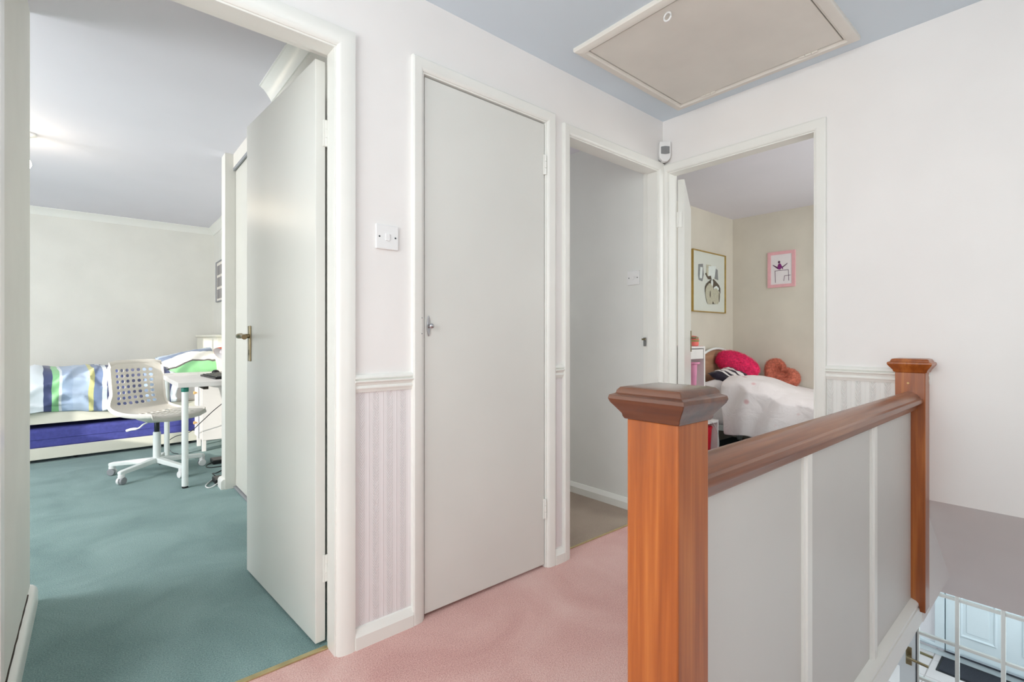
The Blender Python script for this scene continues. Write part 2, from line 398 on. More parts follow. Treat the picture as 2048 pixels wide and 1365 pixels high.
# --- stairs and hall below
b = bm_new(); SX = (B, .403, 3.29, -.25)
add(b, [(SX[0], -.5, SX[1]), (SX[0], .52, SX[1]), (SX[2], .52, SX[3]), (SX[2], -.5, SX[3]), (SX[0] + .1, -.5, SX[1] + .1), (SX[0] + .1, .52, SX[1] + .1), (SX[2] + .1, .52, SX[3] + .1), (SX[2] + .1, -.5, SX[3] + .1)],
    [(0, 1, 2, 3), (7, 6, 5, 4), (0, 4, 5, 1), (1, 5, 6, 2), (2, 6, 7, 3), (3, 7, 4, 0)])
struct('ceiling_stairs', b, 'stair_paint', 'grey-white sloping ceiling over the lower stairs')
b = bm_new(); add(b, [(B - .002, .421, -.09), (3.105, .421, -.09), (B - .002, .421, .41), (B - .002, .431, -.09), (3.105, .431, -.09), (B - .002, .431, .41)], [(0, 1, 2), (5, 4, 3), (0, 3, 4, 1), (1, 4, 5, 2), (2, 5, 3, 0)])
struct('wall_stair_cheek', b, 'stair_paint', 'white triangular cheek below the sloping stair ceiling')
sbx('ceiling_hall', 'stair_paint', (3.3, 7.35, -.5, 1.6, -.25, -.2), 'white ceiling of the hall downstairs')
sbx('wall_hall_left', 'stair_paint', (.7, 7.35, 1.5, 1.6, -2.5, -.2), 'white hall wall downstairs')
sbx('wall_hall_back', 'stair_paint', (.6, .7, -.5, 1.5, -2.5, -.02), 'white wall under the landing')
sbx('wall_porch_front', 'porch_white', (7.27, 7.37, -.5, 1.5, -2.5, -.2), 'white porch wall around the front door')
b = bm_new()
pts = [(.75, -.02)]
n = 13
for i in range(n): pts += [(.75 + .215 * i, -.02 - .19 * (i + 1)), (.75 + .215 * (i + 1), -.02 - .19 * (i + 1))]
pts = pts[:-1] + [(.75 + .215 * n, -2.5), (.75 + .215 * (n - 1), -2.5), (.75, -.35)]
loft(b, [[(x, y, z) for x, z in pts] for y in (-.5, .40)])
struct('floor_stairs', b, 'pink_carpet', 'pink carpeted stairs going down to the hall')
fl = sbx('floor_hall', 'grout', (.7, 7.27, -.5, 1.5, -2.55, -2.504), 'pale tiled floor of the porch downstairs')
tb = bm_new(); box(tb, -.196, .196, -.196, .196, -.006, 0)
t0 = obj('tile', tb, 'tile_pale', fl, bevel=.003, seg=1); k = 0
for i in range(9):
    for j in range(5):
        o = t0 if k == 0 else t0.copy()
        if k: COL.objects.link(o); o.parent = fl
        o.location = (4.05 + .4 * i, -.3 + .4 * j, -2.5); k += 1

# ------------------------------------------------------------------ door surrounds
ARCH = [(0, 0), (.046, 0), (.046, .016), (.040, .019), (.012, .016), (.004, .012), (0, .008)]
ARCH1 = [(0, 0), (.060, 0), (.060, .016), (.045, .020), (.014, .017), (.004, .012), (0, .008)]
def surround(name, prof, d, m, label, depth=T, stop=True, sgn=1):
    b = bm_new(); frame3(b, prof, d[0] - .006, d[1] + .006, d[2] + .006, m)
    o = struct(name, b, 'gloss_white', label, smooth=30)
    b = bm_new(); frame3(b, [(0, .004), (L, .004), (L, -depth), (.012, -depth), (.012, -.062), (0, -.062)] if stop else [(0, .004), (L, .004), (L, -depth), (0, -depth)], d[0], d[1], d[2], m)
    obj('door_lining', b, 'gloss_white', o, bevel=.001)
    return o
surround('trim_1', ARCH1, D1, mA, 'white moulded surround of the bedroom doorway with green carpet')
tc_ = surround('trim_2', ARCH, DC, mA, 'white moulded surround of the closed cupboard door', stop=False)
t3 = surround('trim_3', ARCH[:], D3, mA, 'white moulded surround of the box room doorway')
surround('trim_4', ARCH, D4, mB, 'white moulded surround of the pink bedroom doorway')
bx('strike_plate', 'chrome', (2.4605, 2.463, 1.672, 1.690, 1.0, 1.05), t3)
bx('latch_keeper', 'old_brass', (2.4585, 2.463, 1.675, 1.700, 1.035, 1.045), t3)
for z in (1.062, 1.12): bx('strike_screw', 'mid_grey', (.915, .919, A - .0195, A - .0175, z - .002, z + .002), tc_, .001)
# dado rails and skirtings
DADO = [(0, .861), (.006, .861), (.008, .868), (.013, .874), (.013, .878), (.009, .884), (.013, .892), (.020, .897), (.020, .901), (.010, .903), (.017, .909), (.016, .914), (.010, .921), (0, .923)]
SKIRT = [(0, 0), (.020, 0), (.020, .042), (.017, .047), (.006, .066), (0, .068)]
SKIRTR = [(0, 0), (.024, 0), (.024, .048), (.020, .060), (.010, .068), (0, .069)]
def run(name, prof, m, u0, u1, label, mat='gloss_white'):
    b = bm_new(); loft(b, [[m(u, v, z) for v, z in prof] for u in (u0, u1)])
    return struct(name, b, mat, label, smooth=25)
run('trim_5', DADO, mA, D1[1] + .066, DC[0] - .052, 'white dado rail below the light switch')
run('trim_6', DADO, mA, DC[1] + .052, D3[0] - .052, 'short white dado rail between cupboard and box room doorway')
run('trim_7', DADO, mB, .40, D4[0] - .052, 'white dado rail beside the far newel post')
run('baseboard_landing', SKIRT, mA, D1[1] + .066, DC[0] - .052, 'white skirting under the embossed wallpaper panel')
run('baseboard_narrow', SKIRT, mA, DC[1] + .052, D3[0] - .052, 'short white skirting between cupboard and box room doorway')
run('baseboard_end', SKIRT, mB, .50, D4[0] - .052, 'white skirting of the end wall behind the balustrade')
run('baseboard_box_room', SKIRT, lambda u, v, z: (2.492 - v, u, z), A + T, 4.3, 'white skirting in the box room')
b = bm_new()
P = [(-.19, 1.72), (-.19, 2.685), (-.196, 2.70), (-.29, 2.70)]
loft(b, [[(-.19 + v, 1.71, z) for v, z in SKIRTR], [(-.19 + v, 2.694, z) for v, z in SKIRTR], [(-.192 + v * .85, 2.712, z) for v, z in SKIRTR], [(-.197 + v * .4, 2.722, z) for v, z in SKIRTR], [(-.215, 2.724 - .024 + v, z) for v, z in SKIRTR], [(-.5, 2.70 + v, z) for v, z in SKIRTR]])
sk = struct('baseboard_stub', b, 'gloss_white', 'white rounded skirting on the short bedroom wall', smooth=40)
b = bm_new(); tube(b, [(-.1885, 1.75 + .05 * i, .0705 + .0018 * math.sin(i * 2.3)) for i in range(18)], [.0016 + .0014 * abs(math.sin(i * 1.7)) for i in range(18)], 5)
obj('crack', b, 'dark_gap', sk)
b = bm_new(); loft(b, [[(.692 - v, y, z) for v, z in SKIRTR] for y in (3.865, 3.985)])
struct('baseboard_nib', b, 'gloss_white', 'white skirting on the narrow wall end', smooth=40)
run('baseboard_right', SKIRTR, lambda u, v, z: (XR - v, u, z), 3.98, YF, 'white skirting beside the desk')
# carpet strips
sbx('trim_8', 'brass', (D1[0], D1[1], A + .052, A + .072, 0, .006), 'brass strip between green and pink carpet', .002)
sbx('trim_9', 'brass', (D3[0], D3[1], A + .056, A + .066, 0, .006), 'thin brass strip between beige and pink carpet', .002)
# coving
COV = [(0, 0), (0, -.070), (.006, -.070), (.010, -.062), (.012, -.058), (.024, -.040), (.042, -.018), (.052, -.012), (.056, -.008), (.062, -.006), (.062, 0)]
run('trim_10', [(v, CZ1 + z) for v, z in COV], lambda u, v, z: (u, YF - v, z), -2.6, XR, 'white coving above the striped bed', 'gloss_white')
run('trim_11', [(v, CZ1 + z) for v, z in COV], lambda u, v, z: (XR - v, u, z), 3.98, YF, 'white coving above the desk wall', 'gloss_white')
run('trim_12', [(v, CZ1 + z) for v, z in COV], lambda u, v, z: (.70 - v, u, z), A + T, 2.715, 'short white coving cut off above the open door', 'gloss_white')

# ------------------------------------------------------------------ doors
def hinge(parent, x, y, z, r=.006, h=.09, mat='gloss_white', lx=.022, ly=0):
    b = bm_new()
    for k in range(3): lathe(b, [(r * .4, 0), (r, .001), (r, h / 3 - .002), (r * .4, h / 3 - .001)], (x, y, z + k * h / 3), 10)
    if lx: box(b, x - lx, x + lx, y - .001, y + .004, z, z + h)
    if ly: box(b, x - .004, x + .001, y - ly, y + ly, z, z + h)
    return obj('hinge', b, mat, parent, smooth=40, local=True)
# first bedroom door: local x along leaf from hinge, y thickness towards +X side of room
def leaf(name, w_, th_, z0, z1, loc, ang, label):
    b = bm_new(); box(b, 0, w_, 0, th_, z0, z1)
    o = struct(name, b, 'door_white', label, bevel=.002); o.location = loc; o.rotation_euler = (0, 0, ang); return o
ang1 = math.atan2(2.432 - 1.687, .521 - .5694)
d1 = leaf('door_1', .747, .034, .012, 1.990, (.5694, 1.687, 0), ang1 , 'open white flush door with brass lever into the green carpeted bedroom')
d1.data.transform(Matrix.Translation((0, -.034, 0)))     # thickness on the far side of the visible face
hinge(d1, -.003, -.036, 1.70, lx=0, ly=.012); hinge(d1, -.003, -.036, .215, lx=0, ly=.012)
h1 = bm_new(); box(h1, .683, .715, 0, .006, .945, 1.10)
hp = obj('handle_plate', h1, 'old_brass', d1, bevel=.002, local=True)
b = bm_new()
tube(b, spline([(.699, .004, 1.055), (.699, .030, 1.055), (.696, .047, 1.055), (.680, .052, 1.056), (.650, .050, 1.060), (.620, .050, 1.054), (.596, .052, 1.050)], 6), [.010] * 8 + [.011] * 6 + [.0085] * 8 + [.0075] * 9 + [.011] * 6, 10)
obj('lever', b, 'old_brass', hp, smooth=50, local=True)
bx('keyhole', 'black_plastic', (.697, .701, .0055, .0068, .972, .995), hp, local=True)
# cupboard door
dc = sbx('door_2', 'door_white', (DC[0] + .006, DC[1] - .004, A + .002, A + .037, .014, DC[2] - .006), 'closed white flush cupboard door with a small chrome knob', .002)
for z in (.225, 1.79): hinge(dc, DC[1] - .002, A - .004, z, lx=.012)
b = bm_new(); loft(b, [[(.956 + .008 * math.cos(k * PI / 12), y, 1.091 + .039 * math.sin(k * PI / 12)) for k in range(24)] for y in (A + .002, A - .002)])
kp = obj('knob_plate', b, 'chrome', dc, bevel=.002)
b = bm_new(); lathe(b, [(.0, 0), (.008, -.001), (.005, -.008), (.0045, -.011), (.0085, -.016), (.010, -.020), (.008, -.024), (.0, -.026)], (.957, A - .001, 1.091), 16, 'Y')
obj('knob', b, 'chrome', kp, smooth=50)
# pink bedroom door, swung right back
d3 = leaf('door_3', .735, .038, .012, 1.982, (2.6225, 1.5635, 0), R(26.6), 'open white door seen edge-on in the pink bedroom doorway')
d3.data.transform(Matrix.Translation((0, -.038, 0)))
hinge(d3, -.003, -.004, 1.70, lx=0, ly=.02); hinge(d3, -.003, -.004, .2, lx=0, ly=.02)
b = bm_new(); box(b, .66, .70, -.044, -.038, .95, 1.10); hp = obj('handle_plate', b, 'old_brass', d3, bevel=.002, local=True)
b = bm_new(); tube(b, spline([(.68, -.040, 1.05), (.68, -.075, 1.05), (.66, -.085, 1.05), (.58, -.085, 1.045)], 6), .008, 10); obj('lever', b, 'old_brass', hp, smooth=50, local=True)
# front door in the porch
dp = sbx('door_4', 'porch_white', (7.22, 7.262, -.02, 1.012, -2.42, -.45), 'white panelled front door beyond the glazed screen', .003)
for y0, y1, z0, z1 in ((.60, .90, -2.22, -1.55), (.60, .90, -1.4, -.6), (.10, .42, -2.22, -1.55), (.10, .42, -1.4, -.6)):
    for k in range(4):
        obj('panel_moulding', piece4([(0, 0), (.03, 0), (.026, .010), (.014, .016), (.006, .008)], y0 + .03, y1 - .03, z0 + .03, z1 - .03, lambda u, v, z: (7.22 - v, u, z), k), 'porch_white', dp, smooth=30)
    bx('raised_panel', 'porch_white', (7.212, 7.222, y0 + .06, y1 - .06, z0 + .06, z1 - .06), dp, .006)
tf = tag(obj('trim_13', wall_grid([-.1, 1.32], [-2.5, -.35], [(-.03, 1.02, -2.425, -.44), (1.10, 1.26, -2.38, -.44)], lambda u, v, z: (7.19 + v, u, z), .078), 'porch_white', None, bevel=.004), 'white frame around the front door and its narrow sidelight', None, None, 'structure')
bx('sidelight_pane', 'paper', (7.235, 7.245, 1.10, 1.26, -2.38, -.44), tf)  # opaque white instead of glass, bright daylight put into the colour
bx('door_sill', 'chrome', (7.16, 7.20, -.1, 1.32, -2.425, -2.405), tf)
# glazed hall door with brass lever, closed, and the glazed screen next to it
XS = 5.2
b = wall_grid([.912, 1.48], [-2.49, -.5], [(1.02, 1.37, -2.30, -1.72), (1.02, 1.37, -1.50, -.62)], lambda u, v, z: (XS - .02 + v, u, z), .04)
dg = struct('door_5', b, 'porch_white', 'white glazed hall door with brass lever downstairs', bevel=.003)
for z0, z1 in ((-2.30, -1.72), (-1.50, -.62)): bx('pane', 'glass', (XS - .003, XS + .003, 1.02, 1.37, z0, z1), dg)
bx('edge_gap', 'dark_metal', (XS - .024, XS + .024, .906, .912, -2.49, -.5), dg)
b = bm_new(); box(b, XS - .028, XS - .02, .938, .978, -1.68, -1.53); hp = obj('handle_plate', b, 'old_brass', dg, bevel=.004)
b = bm_new(); tube(b, spline([(XS - .025, .958, -1.595), (XS - .07, .958, -1.595), (XS - .085, .945, -1.596), (XS - .085, .89, -1.60), (XS - .085, .82, -1.605)], 6), .011, 10); obj('lever', b, 'old_brass', hp, smooth=50)
b = bm_new(); tube(b, spline([(XS + .02, .958, -1.595), (XS + .07, .958, -1.595), (XS + .085, .945, -1.596), (XS + .085, .82, -1.60)], 6), .011, 10); obj('lever', b, 'old_brass', hp, smooth=50)
sc = thing('glazed_screen', 'white glazing-bar screen between hall and front door', 'screen', (XS, .2, -2.5))
Ys = [-.48, -.115, .142, .40, .658, .905]; Zs = [-2.5, -2.13, -1.762, -1.39, -1.026, -.66, -.27]
for y in Ys: bx('mullion', 'screen_white_shaded', (XS - .018, XS + .018, y - .013, y + .013, -2.5, -.25), sc, .004)
for z in Zs: bx('glazing_bar', 'screen_white_shaded', (XS - .014, XS + .014, -.493, .905, z - .012, z + .012), sc, .004)
for i in range(len(Ys) - 1):
    for j in range(len(Zs) - 1):
        bx('pane', 'glass', (XS - .002, XS + .002, Ys[i] + .010, Ys[i + 1] - .010, Zs[j] + .010, Zs[j + 1] - .010), sc)
dm = thing('doormat', 'dark grey doormat on pale tiles before the front door', 'mat', (7.0, .65, -2.5))
bx('mat_pile', 'doormat', (6.86, 7.17, .22, 1.02, -2.5, -2.488), dm, .004)
bx('mat_edge', 'black_plastic', (6.84, 7.19, .20, 1.04, -2.5, -2.494), dm)
# windows (out of view)
def window(name, m, u0, u1, z0, z1, label, n=2):
    o = None
    for k in range(4):
        bm = piece4([(-.05, -.03), (0.0, -.03), (0.0, .03), (-.05, .03)], u0, u1, z0, z1, m, k)
        if o is None: o = struct(name, bm, 'gloss_white', label)
        else: obj('window_frame', bm, 'gloss_white', o)
    for i in range(1, n):
        u = u0 + (u1 - u0) * i / n; b = bm_new()
        vs = [m(a, c, d) for d in (z0 + .05, z1 - .05) for a, c in ((u - .02, -.02), (u + .02, -.02), (u + .02, .02), (u - .02, .02))]
        loft(b, [vs[:4], vs[4:]]); obj('mullion', b, 'gloss_white', o)
    return o
w1 = window('window_1', lambda u, v, z: (-2.66 - v, u, z), 2.85, 4.25, .85, 2.1, 'bedroom window behind a slatted blind', 3)
sb = bm_new(); box(sb, -.013, .013, 2.88, 4.22, -.0008, .0008)
s0 = obj('blind_slat', sb, 'white_plastic', w1)
for i in range(30):
    o = s0 if i == 0 else s0.copy()
    if i: COL.objects.link(o); o.parent = w1
    o.location = (-2.615, 0, .90 + .04 * i); o.rotation_euler = (0, R(12), 0)

# ------------------------------------------------------------------ balustrade
bal = thing('balustrade', 'varnished wooden banister with two newel posts and white panels', 'banister', (.73, .452, 0))
def newel(x0, x1, y0, y1, z0, half=False):
    b = bm_new()
    if half:   # notched foot over the skirting
        pts = [(y0, -.022), (y0 + .018, -.022), (y0 + .019, -.002), (y0 + .026, .008), (y0 + .043, .014), (y0 + .043, .02), (y1, .02), (y1, .911), (y0, .911)]
        loft(b, [[(x, y, z) for y, z in pts] for x in (x0, x1)])
    else: box(b, x0, x1, y0, y1, z0, .911)
    o = obj('newel_post', b, 'newel_wood', bal, bevel=.0025)
    b = bm_new(); rings = []
    prof = [(-.004, .910), (.003, .910), (.0055, .914), (.0065, .919), (.013, .928), (.0205, .938), (.0228, .944), (.0215, .950), (.0135, .953), (.0125, .958), (.0085, .963), (0, .965)]
    for e, z in prof:
        xe = x1 if half else x1 + e
        rings.append([(x0 - e, y0 - e, z), (xe, y0 - e, z), (xe, y1 + e, z), (x0 - e, y1 + e, z)])
    loft(b, rings); c = obj('newel_cap', b, 'cap_wood' if not half else 'newel_wood', o, smooth=28, bevel=.001)
    return o
n1 = newel(.68, .774, .405, .499, -.25); n2 = newel(2.448, 2.5225, .402, .497, -.02, True)
b = bm_new(); lathe(b, [(0, -.0006), (.004, -.0006), (.004, .0006), (0, .0006)], (2.4475, .4555, .868), 12, 'X'); obj('dowel_plug', b, 'knob_wood', n2)
RAIL = [(.022, .765), (.026, .771), (.0275, .782), (.033, .788), (.041, .792), (.0435, .800), (.041, .808), (.0335, .811), (.0315, .816), (.024, .826), (.012, .8325), (0, .835)]
b = bm_new(); sec = [(.452 + y, z) for y, z in RAIL] + [(.452 - y, z) for y, z in RAIL[::-1][1:]]
loft(b, [[(x, y, z) for y, z in sec] for x in (.774, 2.448)])
obj('handrail', b, 'rail_wood', bal, smooth=35)
xs = [.774, 1.326, 1.904, 2.448]
for i in range(3): bx('panel', 'panel_shaded', (xs[i] - (.0 if i == 0 else .01), xs[i + 1] + (.0 if i == 2 else .01), .447, .457, .0, .77), bal)
for x in xs[1:3]:
    b = bm_new(); loft(b, [[(x + u, .447 - v, z) for u, v in ((-.023, 0), (.023, 0), (.023, .006), (.017, .008), (.015, .012), (-.015, .012), (-.017, .008), (-.023, .006))] for z in (.004, .768)])
    obj('batten', b, 'gloss_white', bal, smooth=25)
b = bm_new(); loft(b, [[(x, .448 - v, z) for v, z in ((-.002, -.02), (.026, -.02), (.026, -.008), (.020, -.006), (.020, .000), (.026, .002), (.025, .010), (.018, .017), (.004, .022), (-.002, .023))] for x in (.774, 2.4485)])
obj('base_moulding', b, 'gloss_white', bal, smooth=30)
bx('apron', 'gloss_white', (.774, B - .001, .4235, .4485, -.09, -.018), bal, .002)

# ------------------------------------------------------------------ landing fittings
def switch(m, u, z, label):
    t = thing('light_switch', label, 'light switch', m(u, 0, z))
    def pb(name, mat, du, dz, v0, v1, uu=0, zz=0, parent=None, bev=.001):
        b = bm_new(); q = [m(u + uu + a * du, v, z + zz + c * dz) for v in (v0, v1) for a, c in ((-1, -1), (1, -1), (1, 1), (-1, 1))]
        loft(b, [q[:4], q[4:]]); return obj(name, b, mat, parent or t, bevel=bev)
    pl = pb('faceplate', 'white_plastic', .043, .043, 0, .009, bev=.003)
    pb('rocker', 'white_plastic', .008, .0125, .009, .0125)
    for s in (-1, 1):
        b = bm_new(); c = m(u + s * .0302, .0092, z); q = []
        for v in (.0085, .0098): q.append([m(u + s * .0302 + .0032 * math.cos(a * PI / 4), v, z + .0032 * math.sin(a * PI / 4)) for a in range(8)])
        loft(b, q); obj('screw', b, 'dark_metal', t)
switch(mA, .785, 1.400, 'white square light switch above the landing dado rail')
switch(lambda u, v, z: (2.492 - v, u, z), 1.778, 1.412, 'white square light switch on the box room wall')
# motion sensor in the corner
ms = thing('motion_sensor', 'small white motion sensor high in the landing corner', 'sensor', (B - .03, A - .03, 2.055), R(-45 - 90 + 90))
def sens(name, prof, x, mat, d0, d1):
    b = bm_new(); loft(b, [[(px, d, pz) for px, pz in prof] for d in (d0, d1)]); return b
sp = [(-.031, .115), (-.033, .05), (-.030, .022), (-.016, .004), (0, 0), (.016, .004), (.030, .022), (.033, .05), (.031, .115)]
ms.rotation_euler = (0, 0, R(45)); ms.location = (B, A, 2.052)
def sloc(name, mat, y0, y1, prof, sm=None, bev=.002):
    # local: face normal along (-1,-1); u along (1,-1)
    b = bm_new(); k = 1 / math.sqrt(2)
    rings = [[(B - y * k + px * k, A - y * k - px * k, 2.055 + pz) for px, pz in prof] for y in (y0, y1)]
    loft(b, rings); return obj(name, b, mat, ms, smooth=sm, bevel=bev)
ms.rotation_euler = (0, 0, 0); bpy.context.view_layer.update()
sloc('housing', 'white_plastic', .030, .062, sp, None, .004)
sloc('lens', 'grey_lens', .058, .0655, [(-.024, .085), (-.024, .045), (-.012, .043), (0, .042), (.012, .043), (.024, .045), (.024, .085), (0, .088)])
sloc('corner_bracket', 'dark_gap', .01, .034, [(-.02, .02), (0, -.004), (.02, .02), (.02, .09), (-.02, .09)])
# loft hatch
lh = thing('loft_hatch', 'cream framed loft hatch with a ring pull in the landing ceiling', 'hatch', (2.01, 1.03, CZ))
mC = lambda u, v, z: (u, z, CZ - v)
HP = [(0, 0), (.046, 0), (.046, .012), (.043, .017), (.030, .022), (.010, .022), (.006, .016), (0, .014)]
for k in range(4): obj('frame_side', piece4(HP, 1.636, 2.388, .655, 1.404, mC, k), 'hatch_cream', lh, smooth=25)
hp = bx('hatch_panel', 'hatch_cream', (1.641, 2.383, .660, 1.399, CZ - .013, CZ - .001), lh, .0015)
bx('shadow_gap', 'dark_gap', (1.63, 2.39, .65, 1.41, CZ - .0045, CZ - .0015), lh)
b = bm_new(); tube(b, [(1.672, 1.040 + .0150 * math.cos(a * PI / 10), CZ - .030 - .0155 * math.sin(a * PI / 10)) for a in range(20)], .0036, 8, True); rg = obj('ring', b, 'white_plastic', hp, smooth=60)
b = bm_new(); tube(b, [(1.672, 1.04, CZ - .010), (1.672, 1.04, CZ - .017)], .0045, 10); obj('ring_eye', b, 'white_plastic', hp, smooth=60)
for y in (1.25, .79):
    b = bm_new()
    for k in range(3): lathe(b, [(.002, -.012 + .0), (.0045, -.0115), (.0045, .0115), (.002, .012)], (2.3855, y - .025 + k * .025, CZ - .016), 10, 'Y')
    obj('hinge', b, 'hatch_cream', lh, smooth=40)

# ------------------------------------------------------------------ wardrobe
wd = thing('wardrobe', 'built-in wardrobe with cream sliding doors and grey header track', 'wardrobe', (.8, 3.3, 0))
bx('header', 'hatch_cream', (.742, .85, 2.715, 3.86, 2.235, CZ1), wd, .002)
bx('track', 'mid_grey', (.742, .752, 2.715, 3.86, 2.215, 2.235), wd)
bx('sliding_door', 'sliding_paint', (.757, .777, 3.18, 3.858, .02, 2.222), wd, .001)
bx('sliding_door', 'sliding_paint', (.790, .810, 2.718, 3.26, .02, 2.222), wd, .001)
bx('floor_track', 'mid_grey', (.744, .82, 2.715, 3.86, 0, .014), wd, .002)
# ------------------------------------------------------------------ first bedroom: bed
BA = R(4.5); bed = thing('trundle_bed', 'cream wooden bed with a pull-out blue mattress underneath', 'bed', (-.41, 5.68, 0), BA)
LB = dict(local=True)
bx('side_rail', 'cream_wood', (-.85, 1.40, 0, .03, .325, .425), bed, .004, **LB)
bx('mattress', 'sheet_white', (-.84, 1.38, .035, .80, .42, .60), bed, .03, **LB)
bx('bed_base', 'cream_wood', (-.84, 1.38, .03, .80, .36, .42), bed, **LB)
hb = bx('headboard', 'cream_wood', (1.38, 1.43, .0, .82, .06, 1.06), bed, .006, **LB)
bx('headboard_cap', 'cream_wood', (1.365, 1.445, -.01, .83, 1.06, 1.085), hb, .006, **LB)
bx('foot_end', 'cream_wood', (-.90, -.85, 0, .82, 0, .7), bed, .006, **LB)
bx('trundle_front', 'cream_wood', (-.83, 1.36, -.002, .02, .028, .125), bed, .004, **LB)
bx('trundle_mattress', 'trundle_blue', (-.82, 1.35, .03, .74, .10, .285), bed, .03, **LB)
b = bm_new(); tube(b, [(-.82 + .1 * i, .029, .196) for i in range(22)], .005, 6); obj('mattress_piping', b, 'trundle_blue', bed, smooth=60, **LB)
for x in (-.7, .3, 1.25):
    b = bm_new(); lathe(b, [(.02, -.012), (.025, -.008), (.025, .008), (.02, .012)], (x, .10, .026), 14, 'Y'); obj('castor', b, 'black_plastic', bed, smooth=40, **LB)
# duvet
def pxs(px, Y=5.62):
    q = (px - 1024) / 979.85; return Y * (.64953 + .76034 * q) / (.76034 - .64953 * q)
def toS(px): return (pxs(px) + .41) / math.cos(BA)
NAVY = (76, 84, 124); WHT = (226, 234, 240); LB1 = (168, 188, 216); GRN = (146, 208, 150); YEL = (214, 212, 150); BGR = (122, 140, 176)
striped('duvet_cloth', 0, [(-1.0, LB1), (toS(-40), YEL), (toS(-10), WHT), (toS(92), NAVY), (toS(110), GRN), (toS(124), WHT), (toS(129), LB1), (toS(152), (178, 196, 220)), (toS(182), YEL), (toS(192), BGR), (toS(211), WHT), (toS(220), NAVY), (toS(262), (96, 100, 134)), (toS(296), LB1), (toS(319), YEL), (toS(329), (150, 140, 160)), (toS(338), NAVY), (toS(350), WHT)], .05, 4.5, .55)
b = bm_new(); rows = []
PR = [(-.030, .415), (-.045, .45), (-.055, .52), (-.05, .60), (-.03, .68), (.02, .735), (.10, .765), (.22, .785), (.36, .79), (.50, .785), (.62, .77), (.72, .74), (.765, .68), (.775, .60)]
PR = [tuple(v) for v in [(p.x, p.y) for p in spline([(a, c, 0) for a, c in PR], 4)]]
NS = 120
for i in range(NS + 1):
    s = -.84 + (1.02 + .84) * i / NS; ring = []
    for j, (y, z) in enumerate(PR):
        f = (1 - abs(noise.noise(Vector((s * 4.2 + z * 3, y * 2.5, z * 5 - s * 2)))) * 2.2) ** 3 * .030 + noise.noise(Vector((s * 3.2 + .3 * z * 8, y * 3, z * 4))) * .045 + noise.noise(Vector((s * 8 + z * 9, y * 6 - s * 3, z * 7 + s * 5))) * .022 + abs(noise.noise(Vector((s * 5 - z * 5, z * 6 + s * 2, 4)))) * .03
        e = min(1, (1 - i / NS) * 18, i / NS * 18 + .3)
        zz = (z if z < .45 else .42 + (z - .42) * (.86 + .14 * e)) + f * .55 + (.018 * math.sin(s * 9) if j < 6 else 0)
        ring.append((s, y - f * 1.0, zz))
    rows.append(ring)
loft(b, rows, closed_ring=False, caps=False)
dv = obj('duvet', b, 'duvet_cloth', None, smooth=80); dv.location = bed.location; dv.rotation_euler = bed.rotation_euler
md = dv.modifiers.new('thickness', 'SOLIDIFY'); md.thickness = .02; md.offset = -1
tag(dv, 'rumpled duvet striped in blue, green, yellow and white', 'duvet')
# pillow
def cushion(bm, wx, wy, t, n=22, pinch=.75, wr=.012, seed=0):
    P = {}
    for s in (1, -1):
        for i in range(n + 1):
            for j in range(n + 1):
                u, v = i / n * 2 - 1, j / n * 2 - 1
                edge = (1 - u ** 4) * (1 - v ** 4)
                h = max(0, edge) ** .5 * t * (1 - .25 * (u * u + v * v))
                cr = 1 - .06 * (1 - abs(u)) * abs(v) ** 3 - .0
                k = 1 - .07 * (1 - u * u) * 0
                x = u * wx * (1 - .08 * (1 - v * v) * abs(u) ** 3 * 0) * (1 - .07 * (abs(u) ** 2) * (1 - abs(v)))
                y = v * wy * (1 - .07 * (abs(v) ** 2) * (1 - abs(u)))
                z = s * h + (noise.noise(Vector((u * 3 + seed, v * 3, s))) * wr + noise.noise(Vector((u * 7 + seed, v * 5, s))) * wr * .5) * (edge > 0.01)
                if h < 1e-6 and s == -1: P[s, i, j] = P[1, i, j]; continue
                P[s, i, j] = bm.verts.new((x, y, z))
        for i in range(n):
            for j in range(n):
                q = [P[s, i, j], P[s, i + 1, j], P[s, i + 1, j + 1], P[s, i, j + 1]]
                bm.faces.new(q if s == 1 else q[::-1])
striped('pillow_cloth', 1, [(-.4, WHT), (-.17, GRN), (-.02, (96, 92, 90)), (.0, (234, 232, 226)), (.12, (120, 134, 158)), (.18, (168, 182, 200)), (.215, (90, 96, 106)), (.24, WHT)], .03, 4, .55, zig=.28)
b = bm_new(); cushion(b, .27, .185, .085, seed=3)
pl = obj('pillow', b, 'pillow_cloth', None, smooth=80); pl.location = (.765, 5.92, .785); pl.rotation_euler = (Matrix.Rotation(R(-8), 3, 'Z') @ Matrix.Rotation(R(44), 3, 'X') @ Matrix.Rotation(R(17), 3, 'Z')).to_euler()
tag(pl, 'plump pillow with green, white and grey zigzag bands on the striped bed', 'pillow')
# ------------------------------------------------------------------ chair
ch = thing('desk_chair', 'white swivel chair with perforated plastic shell on castors', 'chair', (.375, 4.68, 0), R(-57))
prof = [(-.262, .862), (-.256, .80), (-.247, .72), (-.236, .64), (-.222, .57), (-.192, .512), (-.135, .478), (-.05, .462), (.05, .458), (.14, .462), (.20, .466), (.235, .458), (.25, .44)]
ps = spline([(a, 0, c) for a, c in prof], 24)
cum = [0]
for i in range(1, len(ps)): cum.append(cum[-1] + (ps[i] - ps[i - 1]).length)
def at_len(s):
    for i in range(1, len(ps)):
        if cum[i] >= s: f = (s - cum[i - 1]) / max(1e-9, cum[i] - cum[i - 1]); return ps[i - 1].lerp(ps[i], f)
    return ps[-1]
TL = cum[-1]
rowp = [0, .012, .035]; s = .035
kk = 0
while s < TL - .05: kk += 1; s += .018 if kk % 2 else .025; rowp.append(s)
rowp += [TL - .014, TL]
